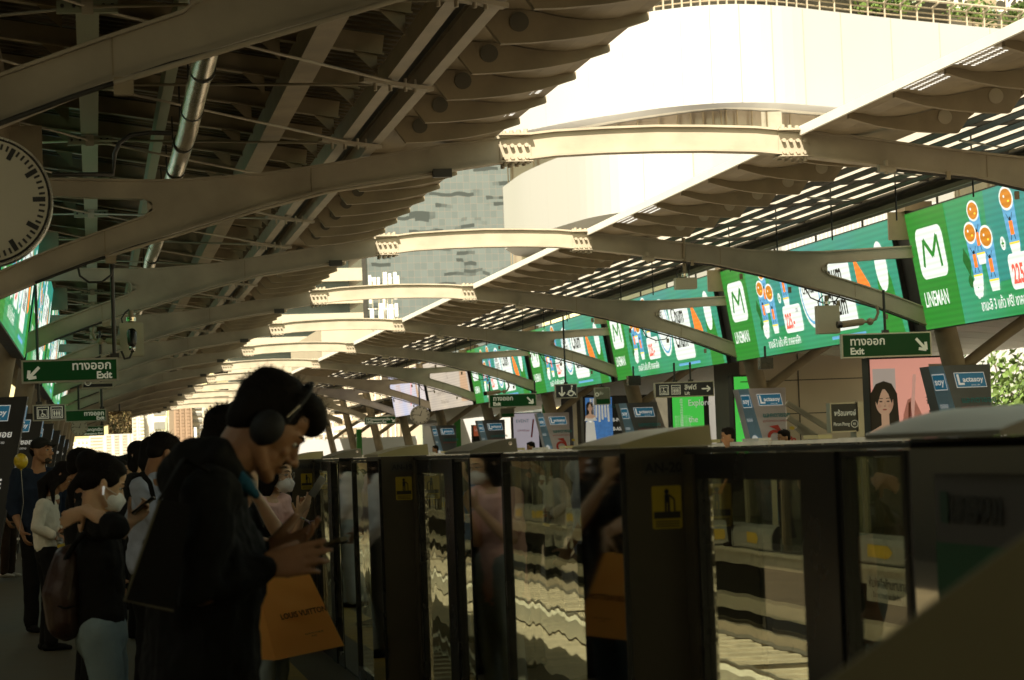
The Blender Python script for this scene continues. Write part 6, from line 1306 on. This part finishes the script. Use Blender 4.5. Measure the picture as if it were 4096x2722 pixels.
for i in range(18):
    t = 2 * math.pi * i / 18; q.ell(c0 + V((.036 * math.cos(t), .036 * math.sin(t), -.02 * math.cos(t))), (.0068,) * 3, cols[i % 3], None, 8, 6)
q.limb([c0 + V((.03, -.03, -.02)), c0 + V((.055, -.04, -.05))], [.003, .001], m=cols[0], n=6); q.limb([c0 + V((.03, -.03, -.02)), c0 + V((.075, -.04, -.012))], [.003, .001], m=cols[0], n=6)
q.build('bead_bracelet', rp_)

# ---- woman left with backpack, mask and raised arm
yl = 11.3; hc = D(236, 1112, y=yl)
den = cloth('jeans_blue', (.24, .32, .33))
a_ = math.radians(0)
rl, j, P, R, _ = person('woman in black T-shirt and jeans, white mask, hand behind her neck', D(232, 1400, y=yl).x, yl, 8, 1.58, True, top=BLK, bottom=den, sk=SK2, hair='bun', mask=True, sleeve='half', seed=11, vox=.007, hd=((.82, .18, -.38), (.36, .05, .88)),
    J=dict(head=hc, neck=D(212, 1185, y=yl), shR=D(224, 1212, y=yl - .15), shL=D(228, 1206, y=yl + .17), chest=D(222, 1290, y=yl), pel=D(232, 1440, y=yl), elR=D(268, 1214, y=yl - .33), wrR=D(196, 1176, y=yl - .20), elL=D(258, 1250, y=yl + .3), wrL=D(300, 1204, y=yl + .2), 
           hipR=D(228, 1450, y=yl - .09), hipL=D(240, 1450, y=yl + .09), knR=(D(250, 1500, y=yl).x, yl - .08, .46), knL=(D(262, 1500, y=yl).x, yl + .12, .46)), hem=.97,
    hands={'R': dict(d=(-.85, .35, -.35), n=(.2, .95, 0), curl=(.4, .4, .4, .4), thumb=(.5, .6, .4)), 'L': dict(d=(.75, -.1, .65), n=(-.2, -.9, .35), curl=(.7, .7, .75, .8))})
phone(D(331, 1166, y=yl + .16), (.75, -.1, .55), (-.5, .2, .8), 'phone with bright screen edge held by the masked woman on the left', L=.13)
q = MB(); q.limb([P(.088, -.004, -.024), P(.090, .006, -.055)], [.006, .0035], m=M['whitelet'], n=8); q.build('earphone', rl)
bp = thing('backpack', D(150, 1470, y=yl), 'dark brown leather backpack on the back of the masked woman', 'backpack')
q = MB(); q.limb([D(160, 1295, y=yl), D(146, 1370, y=yl), D(152, 1432, y=yl)], [(.12, .075), (.145, .095), (.13, .085)], side=(.1, 1, 0)); soft(q.build('pack', bp, mats=[mat('leather_brown', (.040, .016, .008), .5, var=.3, scale=8, bump=.3, bscale=30)]), .008, .015, .08, 2)
q = MB(); q.pipe([D(150, 1290, y=yl - .1), D(175, 1250, y=yl - .14), D(205, 1222, y=yl - .13), D(232, 1240, y=yl - .17)], .012, BLK); q.build('shoulder_strap', bp); q = MB(); q.pipe([D(118, 1392, y=yl - .1), D(150, 1402, y=yl - .16), D(175, 1396, y=yl - .1)], .004, BLK); q.build('pocket_seam', bp)

# ---- woman in the white cardigan with a bottle
yc = 21.5; kn = cloth('cardigan', (.82, .78, .64), .8)
rc, j, P, R, _ = person('long-haired woman in a white knitted cardigan looking down, holding a bottle', D(112, 1300, y=yc).x, yc, 12, 1.56, True, top=kn, bottom=BLK, sk=SK1, hair='long', sleeve='long', seed=13, vox=.008, hd=((.70, -.12, -.62), (.62, 0, .75)),
    J=dict(head=D(144, 1098, y=yc), neck=D(120, 1140, y=yc), shR=D(98, 1168, y=yc - .15), shL=D(118, 1160, y=yc + .15), chest=D(105, 1210, y=yc), elR=D(84, 1218, y=yc - .22), wrR=D(122, 1226 + 8, y=yc - .25), elL=D(130, 1225, y=yc + .1), wrL=D(140, 1225, y=yc - .1)), hem=.93,
    hands={'R': dict(d=(.8, 0, -.35), n=(.1, .8, -.3), curl=(.5, .5, .5, .5))})
bo = thing('bottle', D(134, 1262, y=yc - .25), 'clear plastic bottle with yellow label in the hand of the cardigan woman', 'bottle')
q = MB(); a, b = D(132, 1230, y=yc - .25), D(142, 1262, y=yc - .25); q.limb([a, a + (b - a) * .25, a + (b - a) * .4, b], [.012, .014, .03, .031], m=mat('clear_plastic', (.55, .58, .5), .08, var=0, trans=.7)); q.build('bottle_body', bo)
q = MB(); q.cyl(a + (b - a) * .75, a + (b - a) * .95, .0325, M['yellow']); q.build('label_band', bo)
# ---- man with cap
yd = 24.0
rd, j, P, R, _ = person('bearded man in a dark cap and blue shirt standing by the advert boxes', D(95, 1300, y=yd).x, yd, -70, 1.78, top=cloth('shirt_blue', (.016, .025, .045)), bottom=BLK, sk=SK1, hair='cap', sleeve='half', seed=17, vox=.009, pitch=-4, hyaw=35, J=dict(head=D(96, 1040, y=yd)), fat=1.1)
q = MB(); 
q.ell(P(0, -.005, .055), (.088, .108, .075), None, R); q.limb([P(-.03, .10, .045), P(0, .155, .035), P(.03, .10, .045)], [(.03, .006)] * 3, side=R @ V((1, 0, 0))); soft(q.build('cap', rd, mats=[cloth('cap', (.02, .02, .018))]), .007, smooth=1)
q = MB(); q.ell(P(0, .055, -.085), (.049, .044, .036), None, R); soft(q.build('beard', rd, mats=[mat('beard_grey', (.035, .024, .015), .8, var=.4, scale=60)]), .006, .006, .01, 1)
bl = D(48, 1063, y=19); q = MB(); q.ell(bl, (.052, .052, .058), mat('balloon_yellow', (.62, .45, .03), .3)); q.cyl(bl - V((0, 0, .058)), bl - V((0, 0, .066)), .008, mat('balloon_yellow', (.6,) * 3)); q.pipe([bl - V((0, 0, .06)), bl + V((.01, 0, -.3)), bl + V((-.04, 0, -.6))], .002, M['frame']); tag(q.build('balloon', off=bl), 'small yellow balloon beside the man with the cap', 'balloon')
# ---- man in light blue shirt with black backpack straps
ye = 16.0; lb = cloth('shirt_pale_blue', (.38, .42, .50))
re_, j, P, R, _ = person('man in pale blue shirt with black backpack, seen from behind', D(345, 1300, y=ye).x, ye, 25, 1.68, top=lb, bottom=BLK, sk=SK1, hair='short', sleeve='half', seed=19, vox=.008, hd=((.80, .45, -.40), (.35, .2, .9)),
    J=dict(head=D(374, 1046, y=ye), neck=D(352, 1090, y=ye), shR=D(322, 1125, y=ye - .12), shL=D(368, 1118, y=ye + .14), chest=D(342, 1190, y=ye)))
q = MB(); q.limb([P(.088, .0, -.03), P(.088, .008, -.055)], [.005, .003], m=M['whitelet'], n=6); q.build('earphone', re_)
bp = thing('backpack', D(300, 1200, y=ye), 'black backpack worn by the man in the pale blue shirt', 'backpack')
q = MB(); q.limb([D(312, 1110, y=ye + .1), D(300, 1180, y=ye + .1), D(303, 1250, y=ye + .1)], [(.13, .06), (.15, .09), (.14, .08)], side=(-.4, 1, 0)); soft(q.build('pack', bp, mats=[BLK]), .009, .01, .08)
q = MB(); q.limb([D(312, 1100, y=ye - .02), D(325, 1090, y=ye - .20), D(345, 1112, y=ye - .23), D(354, 1150, y=ye - .20)], [(.026, .008)] * 4, side=(.6, -.8, 0)); soft(q.build('shoulder_strap', bp, mats=[BLK]), .006)
# ---- masked woman behind, and the row of heads
yf = 22.5
rf_, j, P, R, _ = person('woman with long dark hair and white mask glancing to the right', D(322, 1200, y=yf).x, yf, -35, 1.64, True, top=cloth('jacket_grey', (.25, .24, .2)), bottom=BLK, sk=SK2, hair='bob', sleeve='long', mask=True, seed=23, pitch=0, J=dict(head=D(321, 1050, y=yf)))
heads = [(190, 1078, 16.5, 10, 'short', 1.60, 'man with full black hair just behind the masked woman, half hidden'), (262, 1075, 31, 20, 'short', 1.62, 'distant man with short hair in the row of heads, leftmost'), (275, 1085, 27, -20, 'bob', 1.56, 'distant woman with bobbed hair in the middle of the row of heads'), (296, 1074, 29, -40, 'short', 1.64, 'distant dark-haired man right in the row of heads'),
         (398, 1060, 17.5, 30, 'short', 1.66, 'man whose black hair shows beside the pale blue shirt wearer'), (232, 1082, 34, 30, 'short', 1.60, 'distant dark head between the two women on the left'), (250, 1080, 38, 0, 'bob', 1.60, 'tiny distant dark-haired head left in the crowd'), (285, 1072, 36, -30, 'short', 1.66, 'tiny distant head above the middle of the crowd'), (308, 1082, 33, 20, 'bob', 1.58, 'distant dark head left of the masked long-haired woman'), (352, 1046, 20, 40, 'bob', 1.67, 'tall woman hidden behind the man in the pale blue shirt')]
for i, (X, Y, y, fc, hs_, hh, lab) in enumerate(heads):
    c = D(X, Y, y=y); person(lab, c.x, y, fc, hh, hs_ == 'bob', top=[BLK, cloth('grey1', (.08, .08, .07)), cloth('olive1', (.06, .06, .03))][i % 3], sk=[SK1, SK2][i % 2], hair=hs_, seed=30 + i, vox=.014, J=dict(head=c, neck=c - V((0, 0, .15)), shR=c + V((.12, -.13, -.2)), shL=c + V((-.05, .15, -.2)), chest=c - V((0, 0, .34)), elR=c + V((.15, -.16, -.48)), elL=c + V((-.08, .18, -.48)), wrR=c + V((.2, -.1, -.7)), wrL=c + V((.1, .15, -.7))))
# man right behind the main figure (head above his back)
yh = 10.0; c = D(526, 1016, y=yh)
person('man with a rounded black haircut standing directly behind the man in the hoodie', c.x - .05, yh, 15, 1.72, top=BLK, sk=SK3, hair='short', seed=41, vox=.009, hd=((.85, .2, -.3), (.28, 0, .9)), J=dict(head=c, neck=c + V((-.06, 0, -.14)), shR=c + V((-.06, -.18, -.22)), shL=c + V((-.06, .18, -.22)), chest=c + V((-.08, 0, -.38)), elR=c + V((-.08, -.2, -.5)), elL=c + V((-.08, .2, -.5)), wrR=c + V((-.1, -.2, -.75)), wrL=c + V((-.1, .2, -.75))))
# person at the left edge with sandals
yi = 36.5
ri, j, P, R, _ = person('person in dark top and brown trousers with white sandals at the left edge', D(18, 1250, y=yi).x, yi, -30, 1.50, True, top=BLK, bottom=cloth('brown', (.045, .028, .016)), sk=SK1, hair='short', seed=43, pitch=30, shoes=cloth('sandal_white', (.6, .58, .5)))
# people further on, seen mostly in the door glass
for i, (x_, y_, fc, lab, tp, bt, hh) in enumerate(((.95, 19.0, 10, 'person in a long white blouse beyond the woman in pink', cloth('blouse', (.9, .86, .82)), cloth('grey2', (.12, .12, .1)), 1.62), (1.0, 22.5, -10, 'person in pale pink top and light jeans farther along the doors', cloth('pink2', (.85, .66, .6)), cloth('jeans3', (.5, .6, .62)), 1.6),
        (.9, 25.5, 20, 'person in a white top and light jeans, farthest by the doors', cloth('white3', (.85, .8, .75)), cloth('jeans3', (.25,) * 3), 1.6), (.85, 17.2, 10, 'person in a pale blue shirt close behind the woman in pink', cloth('blue4', (.22, .33, .48)), BLK, 1.66))):
    person(lab, x_, y_, fc, hh, True, top=tp, bottom=bt, hair='bob', seed=50 + i, vox=.012, J={'head': (x_ + .05, y_, 1.40)} if i != 1 else {}, hem=.75 if i == 0 else .93, sleeve='long')
# opposite platform heads
for i, (X, Y, y, lab) in enumerate(((1678, 1006, 36, 'dark-haired man behind the opposite doors beside the tall green poster'), (1806, 1010, 38, 'dark head just above the opposite doors under the lilac advert box'), (1223, 1031, 60, 'head above the opposite doors right of the pale lilac poster'), (1003, 1036, 82, 'tiny head above the opposite doors in front of the bright wall'), (932, 1042, 95, 'tiny head near the far end of the opposite platform'))):
    c = D(X, Y, y=y); person(lab, c.x, y, 190 if i else 170, 1.66, False, top=[BLK, cloth('grey1', (.08,) * 3)][i % 2], sk=SK1, hair='short', seed=60 + i, vox=.016, J=dict(head=c, neck=c - V((0, 0, .15))), group='people waiting on the right platform')
# small white stools / stands far left
for i, (X0, X1, Y0, Y1, y) in enumerate(((60, 92, 1218, 1252, 50), (32, 54, 1240, 1280, 43.5))):
    x0, x1, z0, z1 = rect_at(X0, Y0, X1, Y1, y); root = thing('stool', ((x0 + x1) / 2, y, 0), ['white low stool on the platform, farther back at the left', 'white low stool nearest the left edge'][i], 'stool', 'white stools at the left')
    q = MB(); q.box(x0, x1, y - .12, y + .12, z1 - .03, z1, M['white']); q.build('seat', root)
    for fx in (x0 + .02, x1 - .02):
        for fy in (-.1, .1): q = MB(); q.box(fx - .015, fx + .015, y + fy - .015, y + fy + .015, 0, z1 - .031, M['white']); q.build('leg', root)
# out of focus sloping panel at the bottom right corner
q = MB(); p0, p1 = D(1905, 1568, y=2.0), D(2400, 1205, y=1.9); p0 = p0 + (p0 - p1) * .8; p1 = p1 + (p1 - p0) * .2; dn = V((0, 0, -1.0))
nn = V((.02, .05, 0)); q.add([p0, p1, p1 + V((0, 0, -(p1.z - .3))), V((p0.x, p0.y, .2))] + [p + nn for p in (p0, p1, p1 + V((0, 0, -(p1.z - .3))), V((p0.x, p0.y, .2)))], [(0, 1, 2, 3)[::-1], (4, 5, 6, 7), (0, 4, 5, 1)[::-1], (1, 5, 6, 2)[::-1], (3, 2, 6, 7)[::-1], (0, 3, 7, 4)[::-1]], mat('olive_panel', (.13, .115, .05), .6, var=.2))
tag(q.build('sloping_panel'), 'out of focus olive sloping panel in the bottom right corner', 'panel')
